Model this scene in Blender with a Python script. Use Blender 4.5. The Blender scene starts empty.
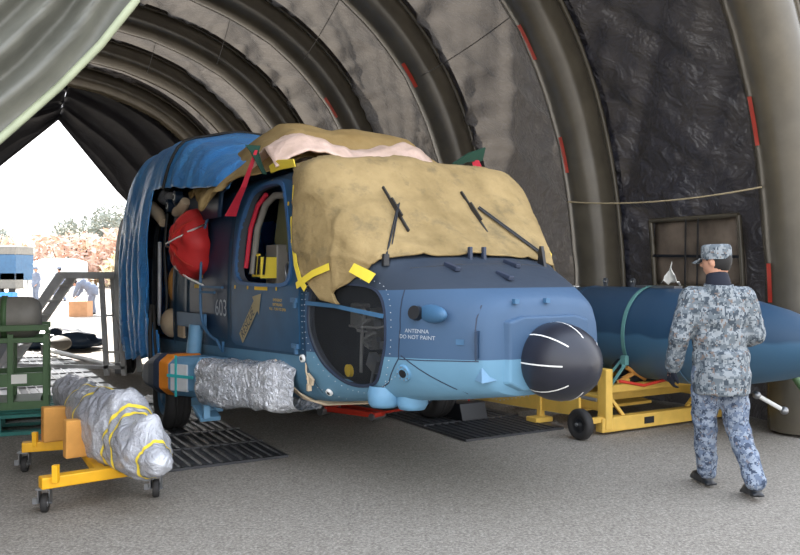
import bpy, bmesh, math, random
from mathutils import Vector, Matrix, noise
from mathutils.geometry import tessellate_polygon
PI = math.pi
random.seed(7)
sc = bpy.context.scene
COL = sc.collection

# ---------------------------------------------------------------- helpers
def V(*a): return Vector(a)

class G:
    """collects primitive pieces that become one mesh"""
    def __init__(s): s.v = []; s.f = []; s.sm = []
    def add(s, vs, fs, smooth=False):
        n = len(s.v); s.v += [Vector(q) for q in vs]
        s.f += [tuple(n + i for i in f) for f in fs]; s.sm += [smooth] * len(fs)
        return s
    def box(s, c, size, rot=None):
        hx, hy, hz = [q / 2 for q in size]; c = Vector(c)
        R = rot if rot is not None else Matrix.Identity(3)
        vs = [c + R @ Vector((x * hx, y * hy, z * hz)) for x in (-1, 1) for y in (-1, 1) for z in (-1, 1)]
        return s.add(vs, [(0, 1, 3, 2), (4, 6, 7, 5), (0, 4, 5, 1), (2, 3, 7, 6), (0, 2, 6, 4), (1, 5, 7, 3)])
    def beam(s, a, b, w, h, up=(0, 0, 1)):
        a = Vector(a); b = Vector(b); d = (b - a); L = d.length; d.normalize(); up = Vector(up)
        if abs(d.dot(up)) > .98: up = Vector((1, 0, 0))
        y = up.cross(d).normalized(); z = d.cross(y)
        R = Matrix((d, y, z)).transposed()
        return s.box((a + b) / 2, (L, w, h), R)
    def cyl(s, a, b, r1, r2=None, n=16, cap=True, smooth=True):
        r2 = r1 if r2 is None else r2
        a = Vector(a); b = Vector(b); d = (b - a).normalized()
        u = d.orthogonal().normalized(); w = d.cross(u)
        vs = [];
        for p, r in ((a, r1), (b, r2)):
            vs += [p + r * (math.cos(2 * PI * i / n) * u + math.sin(2 * PI * i / n) * w) for i in range(n)]
        s.add(vs, [(i, (i + 1) % n, n + (i + 1) % n, n + i) for i in range(n)], smooth)
        if cap: s.add(vs, [tuple(range(n))[::-1], tuple(range(n, 2 * n))])
        return s
    def tube(s, pts, r, n=8, closed=False, smooth=True):
        pts = [Vector(p) for p in pts]; m = len(pts); vs = []
        rr = r if isinstance(r, (list, tuple)) else [r] * m
        prev = None
        for i, p in enumerate(pts):
            if closed: d = pts[(i + 1) % m] - pts[i - 1]
            else: d = pts[min(i + 1, m - 1)] - pts[max(i - 1, 0)]
            d.normalize()
            if prev is None: u = d.orthogonal().normalized()
            else:
                u = prev - d * prev.dot(d)
                u = u.normalized() if u.length > 1e-6 else d.orthogonal().normalized()
            prev = u; w = d.cross(u)
            vs += [p + rr[i] * (math.cos(2 * PI * k / n) * u + math.sin(2 * PI * k / n) * w) for k in range(n)]
        fs = [(i * n + k, i * n + (k + 1) % n, (i + 1) * n + (k + 1) % n, (i + 1) * n + k) for i in range(m - 1) for k in range(n)]
        if closed: fs += [((m - 1) * n + k, (m - 1) * n + (k + 1) % n, (k + 1) % n, k) for k in range(n)]
        s.add(vs, fs, smooth)
        if not closed: s.add(vs, [tuple(range(n))[::-1], tuple(range((m - 1) * n, m * n))])
        return s
    def lathe(s, c, axis, prof, n=32, smooth=True):
        """prof: list of (distance along axis, radius)"""
        c = Vector(c); d = Vector(axis).normalized(); u = d.orthogonal().normalized(); w = d.cross(u); vs = []
        for q, r in prof:
            vs += [c + d * q + max(r, 1e-4) * (math.cos(2 * PI * i / n) * u + math.sin(2 * PI * i / n) * w) for i in range(n)]
        m = len(prof)
        return s.add(vs, [(i * n + k, i * n + (k + 1) % n, (i + 1) * n + (k + 1) % n, (i + 1) * n + k) for i in range(m - 1) for k in range(n)], smooth)
    def ball(s, c, r, n=16, m=10, rot=None):
        c = Vector(c); r = Vector(r) if not isinstance(r, (int, float)) else Vector((r, r, r))
        R = rot if rot is not None else Matrix.Identity(3); vs = []
        for j in range(m + 1):
            a = PI * j / m
            rad = max(math.sin(a), 1e-3)
            for i in range(n):
                b = 2 * PI * i / n
                vs.append(c + R @ Vector((r.x * rad * math.cos(b), r.y * rad * math.sin(b), r.z * math.cos(a))))
        return s.add(vs, [(j * n + i, (j + 1) * n + i, (j + 1) * n + (i + 1) % n, j * n + (i + 1) % n) for j in range(m) for i in range(n)], True)
    def grid(s, fn, nu, nv, smooth=True, closeu=False):
        vs = [fn(i / nu, j / nv) for i in range(nu + 1) for j in range(nv + 1)]
        return s.add(vs, [(i * (nv + 1) + j, (i + 1) * (nv + 1) + j, (i + 1) * (nv + 1) + j + 1, i * (nv + 1) + j + 1) for i in range(nu) for j in range(nv)], smooth)
    def prism(s, poly, a, b, smooth=False):
        """poly: 2D pts -> fn a(pt), b(pt) give the two faces"""
        n = len(poly); vs = [a(p) for p in poly] + [b(p) for p in poly]
        return s.add(vs, [tuple(range(n))[::-1], tuple(range(n, 2 * n))] + [(i, (i + 1) % n, n + (i + 1) % n, n + i) for i in range(n)], smooth)
    def obj(s, name, mat, parent=None, bevel=0, thick=0, weld=False, off=0, sub=0):
        me = bpy.data.meshes.new(name); me.from_pydata([tuple(q) for q in s.v], [], s.f)
        me.polygons.foreach_set('use_smooth', s.sm)
        if mat is not None: me.materials.append(mat)
        bm = bmesh.new(); bm.from_mesh(me)
        if weld: bmesh.ops.remove_doubles(bm, verts=bm.verts, dist=1e-4)
        bmesh.ops.recalc_face_normals(bm, faces=bm.faces)
        bm.to_mesh(me); bm.free(); me.update()
        o = bpy.data.objects.new(name, me); COL.objects.link(o)
        if parent is not None: o.parent = parent
        if thick:
            m = o.modifiers.new('t', 'SOLIDIFY'); m.thickness = thick; m.offset = off
        if bevel:
            m = o.modifiers.new('b', 'BEVEL'); m.width = bevel; m.segments = 2; m.limit_method = 'ANGLE'; m.angle_limit = math.radians(40)
        if sub:
            m = o.modifiers.new('s', 'SUBSURF'); m.levels = sub; m.render_levels = sub
        return o

def tag(o, label=None, cat=None, group=None, kind=None):
    for k, v in (('label', label), ('category', cat), ('group', group), ('kind', kind)):
        if v: o[k] = v
    return o
def thing(name, label, cat, loc=(0, 0, 0), rz=0, group=None):
    o = bpy.data.objects.new(name, None); COL.objects.link(o); o.empty_display_size = .1
    o.location = loc; o.rotation_euler = (0, 0, rz)
    return tag(o, label, cat, group)
def copy_tree(o, parent=None):
    kids = [c for c in COL.objects if c.parent == o]
    c = o.copy(); COL.objects.link(c)
    if parent is not None: c.parent = parent
    for k in kids: copy_tree(k, c)
    return c

def srgb(r, g, b):
    f = lambda c: (c / 255 / 12.92) if c / 255 <= .04045 else ((c / 255 + .055) / 1.055) ** 2.4
    return (f(r), f(g), f(b), 1)
class NT:
    def __init__(s, name, rough=.6, metal=0, spec=.5):
        s.m = bpy.data.materials.new(name); s.m.use_nodes = True; s.t = s.m.node_tree; s.n = s.t.nodes
        s.b = s.n['Principled BSDF']; s.b.inputs['Roughness'].default_value = rough; s.b.inputs['Metallic'].default_value = metal
        s.b.inputs['Specular IOR Level'].default_value = spec
        s.tc = s.n.new('ShaderNodeTexCoord')
    def l(s, a, b): s.t.links.new(a, b)
    def noise(s, scale, detail=4, rough=.55, vec=None, dist=0):
        n = s.n.new('ShaderNodeTexNoise'); n.inputs['Scale'].default_value = scale; n.inputs['Detail'].default_value = detail
        n.inputs['Roughness'].default_value = rough; n.inputs['Distortion'].default_value = dist
        s.l(vec or s.tc.outputs['Object'], n.inputs['Vector']); return n.outputs['Fac']
    def ramp(s, fac, stops, const=False):
        r = s.n.new('ShaderNodeValToRGB'); e = r.color_ramp
        if const: e.interpolation = 'CONSTANT'
        while len(e.elements) < len(stops): e.elements.new(.5)
        for el, (p, c) in zip(e.elements, stops): el.position = p; el.color = c
        s.l(fac, r.inputs['Fac']); return r.outputs['Color']
    def math(s, op, a, b=0, c=None):
        m = s.n.new('ShaderNodeMath'); m.operation = op
        for i, q in enumerate((a, b) if c is None else (a, b, c)):
            if isinstance(q, (int, float)): m.inputs[i].default_value = q
            else: s.l(q, m.inputs[i])
        return m.outputs[0]
    def mix(s, f, a, b, mode='MIX'):
        m = s.n.new('ShaderNodeMix'); m.data_type = 'RGBA'; m.blend_type = mode
        for i, q in ((0, f), (6, a), (7, b)):
            if isinstance(q, (int, float)): m.inputs[i].default_value = q
            elif isinstance(q, tuple): m.inputs[i].default_value = q
            else: s.l(q, m.inputs[i])
        return m.outputs[2]
    def mapping(s, scale=(1, 1, 1), rot=(0, 0, 0), src='Object'):
        m = s.n.new('ShaderNodeMapping'); m.inputs['Scale'].default_value = scale; m.inputs['Rotation'].default_value = rot
        s.l(s.tc.outputs[src], m.inputs['Vector']); return m.outputs[0]
    def sep(s, src='Object'):
        m = s.n.new('ShaderNodeSeparateXYZ'); s.l(s.tc.outputs[src], m.inputs[0]); return m.outputs
    def col(s, c):
        if isinstance(c, tuple): s.b.inputs['Base Color'].default_value = c
        else: s.l(c, s.b.inputs['Base Color'])
        return s
    def bump(s, h, strength=.3, dist=.01):
        b = s.n.new('ShaderNodeBump'); b.inputs['Strength'].default_value = strength; b.inputs['Distance'].default_value = dist
        s.l(h, b.inputs['Height']); s.l(b.outputs[0], s.b.inputs['Normal']); return s
    def rough(s, q): s.l(q, s.b.inputs['Roughness']); return s
def mat(name, c, rough=.6, metal=0, var=.12, scale=6, bump=0, bscale=40, spec=.5):
    """plain painted / worn surface with slight procedural variation"""
    k = NT(name, rough, metal, spec)
    a = tuple(q * (1 - var) for q in c[:3]) + (1,); b = tuple(min(1, q * (1 + var)) for q in c[:3]) + (1,)
    k.col(k.ramp(k.noise(scale), [(.3, a), (.7, b)]))
    if bump: k.bump(k.noise(bscale, 3), bump, .01)
    return k.m

# ---------------------------------------------------------------- helicopter hull surface
# local frame of the helicopter: x forward (0 at the radome tip), y to port, z up;  t = -y (starboard)
CT = {  # station: ten half-section points (t, z) from keel to roof centre
 -.40: [(0, .86), (.12, .86), (.22, .89), (.28, .98), (.30, 1.08), (.28, 1.18), (.24, 1.25), (.18, 1.28), (.1, 1.29), (0, 1.29)],
 -.43: [(0, .79), (.22, .79), (.37, .83), (.435, .93), (.45, 1.08), (.435, 1.22), (.38, 1.33), (.30, 1.37), (.16, 1.385), (0, 1.39)],
 -.60: [(0, .76), (.3, .76), (.48, .80), (.555, .93), (.57, 1.1), (.56, 1.27), (.51, 1.38), (.40, 1.45), (.22, 1.475), (0, 1.48)],
 -.90: [(0, .71), (.38, .71), (.60, .75), (.70, .90), (.725, 1.1), (.71, 1.32), (.64, 1.47), (.52, 1.55), (.3, 1.59), (0, 1.60)],
 -1.2: [(0, .67), (.42, .67), (.67, .71), (.785, .88), (.82, 1.12), (.81, 1.36), (.76, 1.54), (.66, 1.64), (.36, 1.68), (0, 1.69)],
 -1.6: [(0, .62), (.46, .62), (.76, .66), (.89, .85), (.925, 1.12), (.925, 1.42), (.90, 1.78), (.84, 1.96), (.45, 2.02), (0, 2.03)],
 -2.0: [(0, .56), (.5, .56), (.82, .60), (.965, .81), (1.0, 1.12), (1.0, 1.5), (.97, 2.02), (.91, 2.31), (.55, 2.375), (0, 2.38)],
 -2.6: [(0, .50), (.52, .50), (.86, .54), (1.01, .77), (1.04, 1.12), (1.04, 1.5), (1.0, 2.05), (.93, 2.345), (.56, 2.42), (0, 2.44)],
 -3.5: [(0, .48), (.55, .48), (.92, .52), (1.08, .75), (1.10, 1.12), (1.10, 1.5), (1.06, 2.02), (.96, 2.34), (.55, 2.45), (0, 2.47)],
 -5.0: [(0, .48), (.6, .48), (.98, .52), (1.15, .75), (1.18, 1.12), (1.18, 1.5), (1.14, 2.05), (1.03, 2.38), (.58, 2.49), (0, 2.50)],
 -8.6: [(0, .56), (.6, .56), (.95, .60), (1.12, .8), (1.16, 1.12), (1.16, 1.5), (1.12, 2.05), (1.0, 2.38), (.58, 2.49), (0, 2.50)],
}
ST = sorted(CT)
def hermite(xs, ys, x):
    n = len(xs)
    if x <= xs[0]: return ys[0]
    if x >= xs[-1]: return ys[-1]
    i = max(k for k in range(n - 1) if xs[k] <= x)
    dl = [(ys[k + 1] - ys[k]) / (xs[k + 1] - xs[k]) for k in range(n - 1)]
    def m(k):
        if k == 0: return dl[0]
        if k == n - 1: return dl[-1]
        a, b = dl[k - 1], dl[k]
        return 0 if a * b <= 0 else 2 * a * b / (a + b)
    hh = xs[i + 1] - xs[i]; u = (x - xs[i]) / hh
    return ((1 + 2 * u) * (1 - u) ** 2 * ys[i] + u * (1 - u) ** 2 * hh * m(i) + u * u * (3 - 2 * u) * ys[i + 1] + u * u * (u - 1) * hh * m(i + 1))
_sec = {}
def section(s, n=5):
    key = round(s, 4)
    if key in _sec: return _sec[key]
    c = [(hermite(ST, [CT[q][k][0] for q in ST], s), hermite(ST, [CT[q][k][1] for q in ST], s)) for k in range(10)]
    c = [(-c[1][0], c[1][1])] + c + [(-c[8][0], c[8][1])]
    out = []
    for k in range(1, 10):
        p0, p1, p2, p3 = c[k - 1], c[k], c[k + 1], c[k + 2]
        for j in range(n):
            u = j / n
            out.append(tuple(.5 * (2 * p1[i] + (p2[i] - p0[i]) * u + (2 * p0[i] - 5 * p1[i] + 4 * p2[i] - p3[i]) * u * u + (3 * p1[i] - p0[i] - 3 * p2[i] + p3[i]) * u ** 3) for i in (0, 1)))
    out.append(c[10]); _sec[key] = out
    return out
def T(s, z):
    """half width of the hull at station s and height z"""
    sec = section(round(s, 3)); best = 0
    for (t0, z0), (t1, z1) in zip(sec, sec[1:]):
        if (z0 - z) * (z1 - z) <= 0 and abs(z1 - z0) > 1e-6:
            best = max(best, t0 + (t1 - t0) * (z - z0) / (z1 - z0))
    return best
def onside(s, z, e=0.0, side=1):
    """point on the hull side, e outward (side 1 = starboard)"""
    t = T(s, z); dt = (T(s + .03, z) - T(s - .03, z)) / .06; dz = (T(s, z + .03) - T(s, z - .03)) / .06
    n = Vector((-dt, 1, -dz)).normalized()
    return Vector((s + n.x * e, -(t + n.y * e) * side, z + n.z * e))
def hull_xy(s, a, e=0):
    """a in -1..1: across the section, -1 starboard keel ... 0 roof centre ... 1 port keel"""
    sec = section(round(s, 3)); m = len(sec) - 1; q = (1 - abs(a)) * m; i = min(int(q), m - 1); u = q - i
    t = sec[i][0] + (sec[i + 1][0] - sec[i][0]) * u; z = sec[i][1] + (sec[i + 1][1] - sec[i][1]) * u
    dt, dz = sec[i + 1][0] - sec[i][0], sec[i + 1][1] - sec[i][1]; L = math.hypot(dt, dz) or 1
    return Vector((s, (1 if a > 0 else -1) * (t + e * dz / L), z - e * dt / L))
def hull_grid(s0, s1, a0, a1, ns, na, e):
    g = G(); g.grid(lambda u, v: hull_xy(s0 + (s1 - s0) * u, a0 + (a1 - a0) * v, e(u, v) if callable(e) else e), ns, na); return g
HX, HY, HA = 1.145, 4.77, math.radians(-60)
HM = Matrix.Translation((HX, HY, 0)) @ Matrix.Rotation(HA, 4, 'Z')
SUN_E, SKY_E, EXPO = 19.0, 2.6, 0.38

# ---------------------------------------------------------------- materials
def hull_mat():
    k = NT('hull_paint', .55, 0, .35); o = k.sep()
    wl = k.math('SUBTRACT', o[2], k.math('MULTIPLY', o[0], .035))           # waterline rises a little towards the nose
    zone = k.ramp(k.math('MULTIPLY', wl, .5), [(0, srgb(104, 148, 174)), (.5195, srgb(63, 90, 120)), (.7405, srgb(48, 57, 70))], True)
    side = k.ramp(k.math('MULTIPLY', wl, .5), [(0, srgb(88, 132, 160)), (.5, srgb(30, 68, 96)), (.99, srgb(30, 56, 80))], True)
    f = k.math('GREATER_THAN', o[0], -1.98)
    c = k.mix(f, side, zone)
    dirt = k.noise(5, 6, .6)
    c = k.mix(k.math('MULTIPLY', dirt, .22), c, srgb(70, 84, 100))
    k.col(c); k.rough(k.math('MULTIPLY_ADD', k.noise(9), .25, .42)); k.bump(k.noise(14, 2), .12, .01)
    return k.m
M = {}
M['hull'] = hull_mat()
M['void'] = mat('dark_lining', srgb(62, 66, 72), .8)
M['blue_dark'] = mat('dark_blue_paint', srgb(32, 74, 106), .45)
M['blue_deep'] = mat('navy_panel', srgb(26, 50, 76), .45)
M['blue_light'] = mat('light_blue_paint', srgb(104, 150, 182), .5)
M['blue_pale'] = mat('pale_blue_paint', srgb(104, 140, 168), .55)
M['blue_mid'] = mat('mid_blue_paint', srgb(62, 102, 136), .5)
M['deck'] = mat('slate_paint', srgb(44, 54, 74), .55)
M['black'] = mat('black_rubber', srgb(40, 39, 39), .7, bump=.2)
M['blackmetal'] = mat('black_metal', srgb(26, 28, 32), .4)
M['steel'] = mat('steel', srgb(150, 152, 155), .35, .8)
M['alu'] = mat('weathered_aluminium', srgb(222, 223, 224), .45, .1)
M['white'] = mat('white_plastic', srgb(232, 232, 228), .6, var=.03)
M['radome'] = mat('radome_coating', srgb(34, 36, 46), .38, spec=.5)
M['yellow'] = mat('yellow_paint', srgb(218, 178, 84), .45, var=.1, bump=.05)
M['yellow_deep'] = mat('deep_yellow_paint', srgb(232, 172, 20), .45)
M['tape'] = mat('yellow_tape', srgb(238, 212, 70), .5, var=.05)
M['orange'] = mat('orange_lens', srgb(214, 128, 40), .35)
M['red'] = mat('red_fabric', srgb(200, 44, 44), .6, var=.1, bump=.15, bscale=20)
M['redstrap'] = mat('red_webbing', srgb(196, 40, 62), .7)
M['redpaint'] = mat('red_paint', srgb(190, 52, 34), .5)
M['cyan'] = mat('cyan_tape', srgb(60, 190, 190), .5, var=.04)
M['skin'] = mat('skin', srgb(196, 146, 120), .55)
M['hair'] = mat('black_hair', srgb(22, 20, 20), .7)
M['navycloth'] = mat('navy_knit', srgb(22, 26, 40), .9)
M['green'] = mat('green_paint', srgb(74, 104, 66), .5, bump=.05)
M['teal'] = mat('teal_plastic', srgb(30, 104, 96), .55)
M['greenstrap'] = mat('green_webbing', srgb(92, 140, 136), .8)
M['darkgreen'] = mat('dark_green_webbing', srgb(16, 58, 44), .8)
M['greytank'] = mat('grey_tank_paint', srgb(128, 124, 116), .5, var=.15)
M['foam'] = mat('tan_foam', srgb(212, 152, 76), .8)
M['cardboard'] = mat('cardboard', srgb(190, 140, 100), .8)
M['paper'] = mat('paper', srgb(236, 234, 226), .8, var=.02)
M['tan'] = mat('tan_putty', srgb(196, 176, 148), .8)
M['rope'] = mat('pale_rope', srgb(176, 160, 128), .9)
M['stencil'] = mat('stencil_grey', srgb(176, 184, 192), .7, var=.05)
M['arrow'] = mat('arrow_buff', srgb(158, 146, 112), .7)
M['arrowtext'] = mat('arrow_ink', srgb(40, 56, 76), .7)
M['ylabel'] = mat('yellow_stencil', srgb(226, 184, 40), .6)
def glass(name, c, alpha_rough=.03, tr=.85):
    k = NT(name, alpha_rough, 0, .5); k.col(c); k.b.inputs['Transmission Weight'].default_value = tr; k.b.inputs['IOR'].default_value = 1.12
    return k.m
M['glass'] = glass('tinted_glass', srgb(178, 184, 192), .03, .96)
def cloth(name, c, c2, rough=.85, scale=3, fold=.6, stain=None, spec=.3):
    k = NT(name, rough, 0, spec)
    n1 = k.noise(scale, 6, .6); cc = k.ramp(n1, [(.3, c2), (.65, c)])
    if stain:
        cc = k.mix(k.ramp(k.noise(scale * 1.7, 8, .7), [(.52, (0, 0, 0, 1)), (.72, (.55, .55, .55, 1))]), cc, stain)
    k.col(cc); h = k.math('ADD', k.noise(7, 3, .5), k.math('MULTIPLY', k.noise(160, 2), .12)); k.bump(h, fold, .05)
    return k.m
M['canvas'] = cloth('tan_canvas', srgb(164, 142, 100), srgb(130, 111, 74), stain=srgb(76, 74, 62), fold=.55)
M['canvas2'] = cloth('brown_canvas', srgb(176, 150, 102), srgb(150, 124, 78), fold=.4)
M['pink'] = cloth('pale_wrap', srgb(226, 198, 184), srgb(206, 178, 160), rough=.4, scale=9, fold=.5, spec=.5)
def tarp_mat(name, c, c2, rough=.32, sc1=5, strength=.7, dist=.04, trans=0):
    k = NT(name, rough, 0, .55)
    k.col(k.ramp(k.noise(3, 5), [(.3, c2), (.7, c)]))
    h = k.math('ADD', k.noise(sc1, 5, .6, dist=1.2), k.math('MULTIPLY', k.noise(sc1 * 5, 4, .6), .15)); k.bump(h, strength, dist)
    if trans:
        out = k.n['Material Output']; t = k.n.new('ShaderNodeBsdfTranslucent'); t.inputs[0].default_value = srgb(210, 200, 188)
        mx = k.n.new('ShaderNodeMixShader'); mx.inputs[0].default_value = trans
        k.l(k.b.outputs[0], mx.inputs[1]); k.l(t.outputs[0], mx.inputs[2]); k.l(mx.outputs[0], out.inputs['Surface'])
    return k.m
M['tarp'] = tarp_mat('blue_tarp', srgb(84, 170, 240), srgb(56, 140, 222), .36, 6, .8, .04)
M['foil'] = tarp_mat('silver_foil', srgb(238, 240, 244), srgb(214, 218, 226), .2, 16, 1.0, .05)
M['foil'].node_tree.nodes['Principled BSDF'].inputs['Metallic'].default_value = .6
M['wrap'] = tarp_mat('silver_plastic_wrap', srgb(196, 198, 204), srgb(158, 160, 168), .24, 7, 1.0, .05)
M['wrap'].node_tree.nodes['Principled BSDF'].inputs['Metallic'].default_value = .2
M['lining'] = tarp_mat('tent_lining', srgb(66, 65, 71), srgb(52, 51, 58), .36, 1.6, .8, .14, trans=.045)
def fold_bump(m):
    t = m.node_tree; b = [n for n in t.nodes if n.type == 'BUMP'][0]; tc = [n for n in t.nodes if n.type == 'TEX_COORD'][0]; old = b.inputs['Height'].links[0].from_socket
    mp = t.nodes.new('ShaderNodeMapping'); mp.inputs['Rotation'].default_value = (0, 0, -math.radians(138)); mp.inputs['Scale'].default_value = (.35, 2.2, 2.2)
    nz = t.nodes.new('ShaderNodeTexNoise'); nz.inputs['Scale'].default_value = 2.2; nz.inputs['Detail'].default_value = 5; nz.inputs['Distortion'].default_value = .6
    t.links.new(tc.outputs['Object'], mp.inputs[0]); t.links.new(mp.outputs[0], nz.inputs['Vector'])
    ad = t.nodes.new('ShaderNodeMath'); ad.operation = 'MULTIPLY_ADD'; ad.inputs[1].default_value = 1.8; t.links.new(nz.outputs['Fac'], ad.inputs[0]); t.links.new(old, ad.inputs[2]); t.links.new(ad.outputs[0], b.inputs['Height'])
fold_bump(M['lining'])
M['lining_front'] = tarp_mat('darker_tent_lining', srgb(42, 43, 54), srgb(36, 37, 47), .36, 1.5, .6, .12, trans=.010); fold_bump(M['lining_front'])  # front bay's copy of the lining, darker and less translucent
M['curtain'] = tarp_mat('dark_tent_curtain', srgb(50, 50, 56), srgb(40, 40, 46), .55, 2, .4, .06)
M['flap'] = tarp_mat('olive_grey_tent_flap', srgb(112, 112, 103), srgb(86, 87, 80), .5, 2, .25, .03)
M['flapedge'] = mat('pale_green_hem', srgb(160, 168, 140), .6)
k = NT('olive_pvc', .27, 0, .6); k.col(k.ramp(k.noise(2.5, 4), [(.3, srgb(72, 67, 57)), (.7, srgb(88, 82, 70))])); k.bump(k.noise(5, 2), .08, .02); M['rib'] = k.m
k = NT('asphalt', .85, 0, .3)
sp = k.noise(48, 5, .85); big = k.noise(.45, 6, .6); mid = k.noise(12, 6, .7)
c = k.ramp(sp, [(.28, srgb(62, 57, 51)), (.5, srgb(160, 153, 143)), (.72, srgb(248, 240, 228))])
c = k.mix(.45, c, k.ramp(mid, [(.3, srgb(96, 92, 86)), (.7, srgb(160, 154, 144))]))
c = k.mix(k.math('MULTIPLY', big, .35), c, srgb(120, 112, 98), 'MULTIPLY')
k.col(c); k.bump(k.math('ADD', sp, k.math('MULTIPLY', mid, .5)), .6, .012); M['asphalt'] = k.m
k = NT('rubber_mat', .36, 0, .5); k.col(k.ramp(k.noise(3, 5), [(.3, srgb(44, 45, 48)), (.7, srgb(64, 65, 68))]))
k.bump(k.math('ADD', k.noise(26, 3), k.noise(4, 2)), .35, .02); M['mat'] = k.m
def camo(name, cols, cell=.011, scale=20):
    k = NT(name, .85, 0, .2); n = k.n.new('ShaderNodeVectorMath'); n.operation = 'SNAP'; n.inputs[1].default_value = (cell,) * 3
    k.l(k.tc.outputs['Object'], n.inputs[0])
    def nz(sc_, off):
        m = k.n.new('ShaderNodeMapping'); m.inputs['Location'].default_value = (off, off * 2, -off); k.l(n.outputs[0], m.inputs[0])
        return k.noise(sc_, 3, .6, m.outputs[0])
    a = k.ramp(nz(scale, 3), [(0, cols[1]), (.5, cols[0])], True)
    b = k.mix(k.ramp(nz(scale, 11), [(0, (0, 0, 0, 1)), (.56, (1, 1, 1, 1))], True), a, cols[2])
    c = k.mix(k.ramp(nz(scale * .9, 23), [(0, (0, 0, 0, 1)), (.62, (1, 1, 1, 1))], True), b, cols[3])
    k.col(c); k.bump(k.noise(9, 3), .5, .03); return k.m
M['camo'] = camo('grey_digital_camouflage', [srgb(136, 142, 146), srgb(100, 108, 114), srgb(66, 74, 82), srgb(116, 104, 98)], .009, 26)
M['camo2'] = camo('blue_grey_digital_camouflage', [srgb(138, 148, 162), srgb(102, 114, 134), srgb(66, 76, 94), srgb(118, 114, 118)], .009, 26)
M['overall'] = mat('blue_grey_uniform', srgb(116, 124, 140), .9)
M['twig'] = mat('pinkish_brush', srgb(204, 176, 160), .9, var=.25, scale=2)
M['twig2'] = mat('tan_brush', srgb(208, 194, 164), .9, var=.25, scale=2)
M['leaf'] = mat('grey_green_leaf', srgb(138, 142, 132), .9, var=.25, scale=2)
M['bark'] = mat('bark', srgb(90, 78, 66), .9)
M['hill'] = mat('hill_scrub', srgb(132, 126, 108), .9, var=.2, scale=.2)

# ---------------------------------------------------------------- the tent
FL_EDGE = [(.25, 6.4), (.2, 5.0), (.12, 4.0), (0, 3.03), (-.18, 2.77), (-.38, 2.53), (-.66, 2.23), (-.91, 1.99), (-1.8, 1.4), (-3.0, .9), (-5.2, .5)]
AX = math.radians(120.02); TA = V(math.cos(AX), math.sin(AX), 0); TQ = V(math.sin(AX), -math.cos(AX), 0)
TW, TH, TN, TS = 6.317, 6.453, 2.845, 2.718
TC0 = V(3.882, 7.755, 0) - TQ * TW
def arch(k, th, off=0):
    e = 2 / TN; c, s_ = math.cos(th), max(math.sin(th), 0)
    u = math.copysign(abs(c) ** e, c) * (TW + off); z = (TH + off) * s_ ** e
    return TC0 + TA * (TS * k) + TQ * u + V(0, 0, z)
def arch_n(th):
    a = arch(0, max(th - .02, 0)); b = arch(0, min(th + .02, PI)); d = (b - a).normalized()
    n = TA.cross(d); return n if n.dot(arch(0, th) - TC0 - V(0, 0, 2)) > 0 else -n
def th_list(n):
    # even spacing along the arch
    fine = [PI * i / 2000 for i in range(2001)]; P = [arch(0, t) for t in fine]; L = [0]
    for a, b in zip(P, P[1:]): L.append(L[-1] + (b - a).length)
    out = []; j = 0
    for i in range(n + 1):
        d = L[-1] * i / n
        while j < 1999 and L[j + 1] < d: j += 1
        u = (d - L[j]) / max(L[j + 1] - L[j], 1e-9); out.append(fine[j] + (fine[j + 1] - fine[j]) * min(u, 1))
    return out
TL = th_list(96)
def th_at(v):
    x = max(0, min(1, v)) * 96; i = min(int(x), 95); return TL[i] + (TL[i + 1] - TL[i]) * (x - i)
tent = thing('inflatable_tent', 'huge olive inflatable arched tent sheltering the helicopter', 'tent', TC0)
def tp(p): return Vector(p) - TC0
RR = .30
for kk in range(7):
    g = G(); ths = [th_at(i / 80) for i in range(81)]; pts = []
    for t_ in ths: pts.append(tp(arch(kk, t_)))
    pts[0].z = .03; pts[-1].z = .03
    segs = []; rad = [RR * (1 - (.045 if i % 6 == 0 else 0)) for i in range(81)]
    g.tube(pts, rad, 20)
    rib = g.obj('inflated_rib', M['rib'], tent)
    # welded seam sleeve with lacing on the outer side
    g = G()
    n0 = [arch_n(t_) for t_ in ths]
    g.tube([p + n * (RR * .75) - TA * (RR * .72) for p, n in zip(pts, n0)], .035, 6)
    g.tube([p + n * (RR * .75) + TA * (RR * .72) for p, n in zip(pts, n0)], .035, 6)
    g.obj('lacing_sleeve', M['rib'], rib)
    if kk in (0, 1, 2, 3):
        for v0, v1 in (((.060, .078), (.133, .156)) if kk == 0 else ((.134, .156), (.205, .228)) if kk == 1 else ((.215, .235),)):
            g = G(); m = 10
            def fn(u, v, v0=v0, v1=v1):
                t_ = th_at(v0 + (v1 - v0) * u); c = tp(arch(kk, t_)); n = arch_n(t_)
                a_, b_ = ((-.93, .37), (-1, .07), (-.95, -.3), (-.95, -.3))[kk]; L = math.hypot(a_, b_); ang = math.atan2(b_, a_) + .22 * (v - .5)
                return c + (RR + .006) * (math.cos(ang) * n + math.sin(ang) * TA)
            g.grid(fn, m, 3); g.obj('red_marking', M['redpaint'], rib)
random.seed(11)
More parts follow.
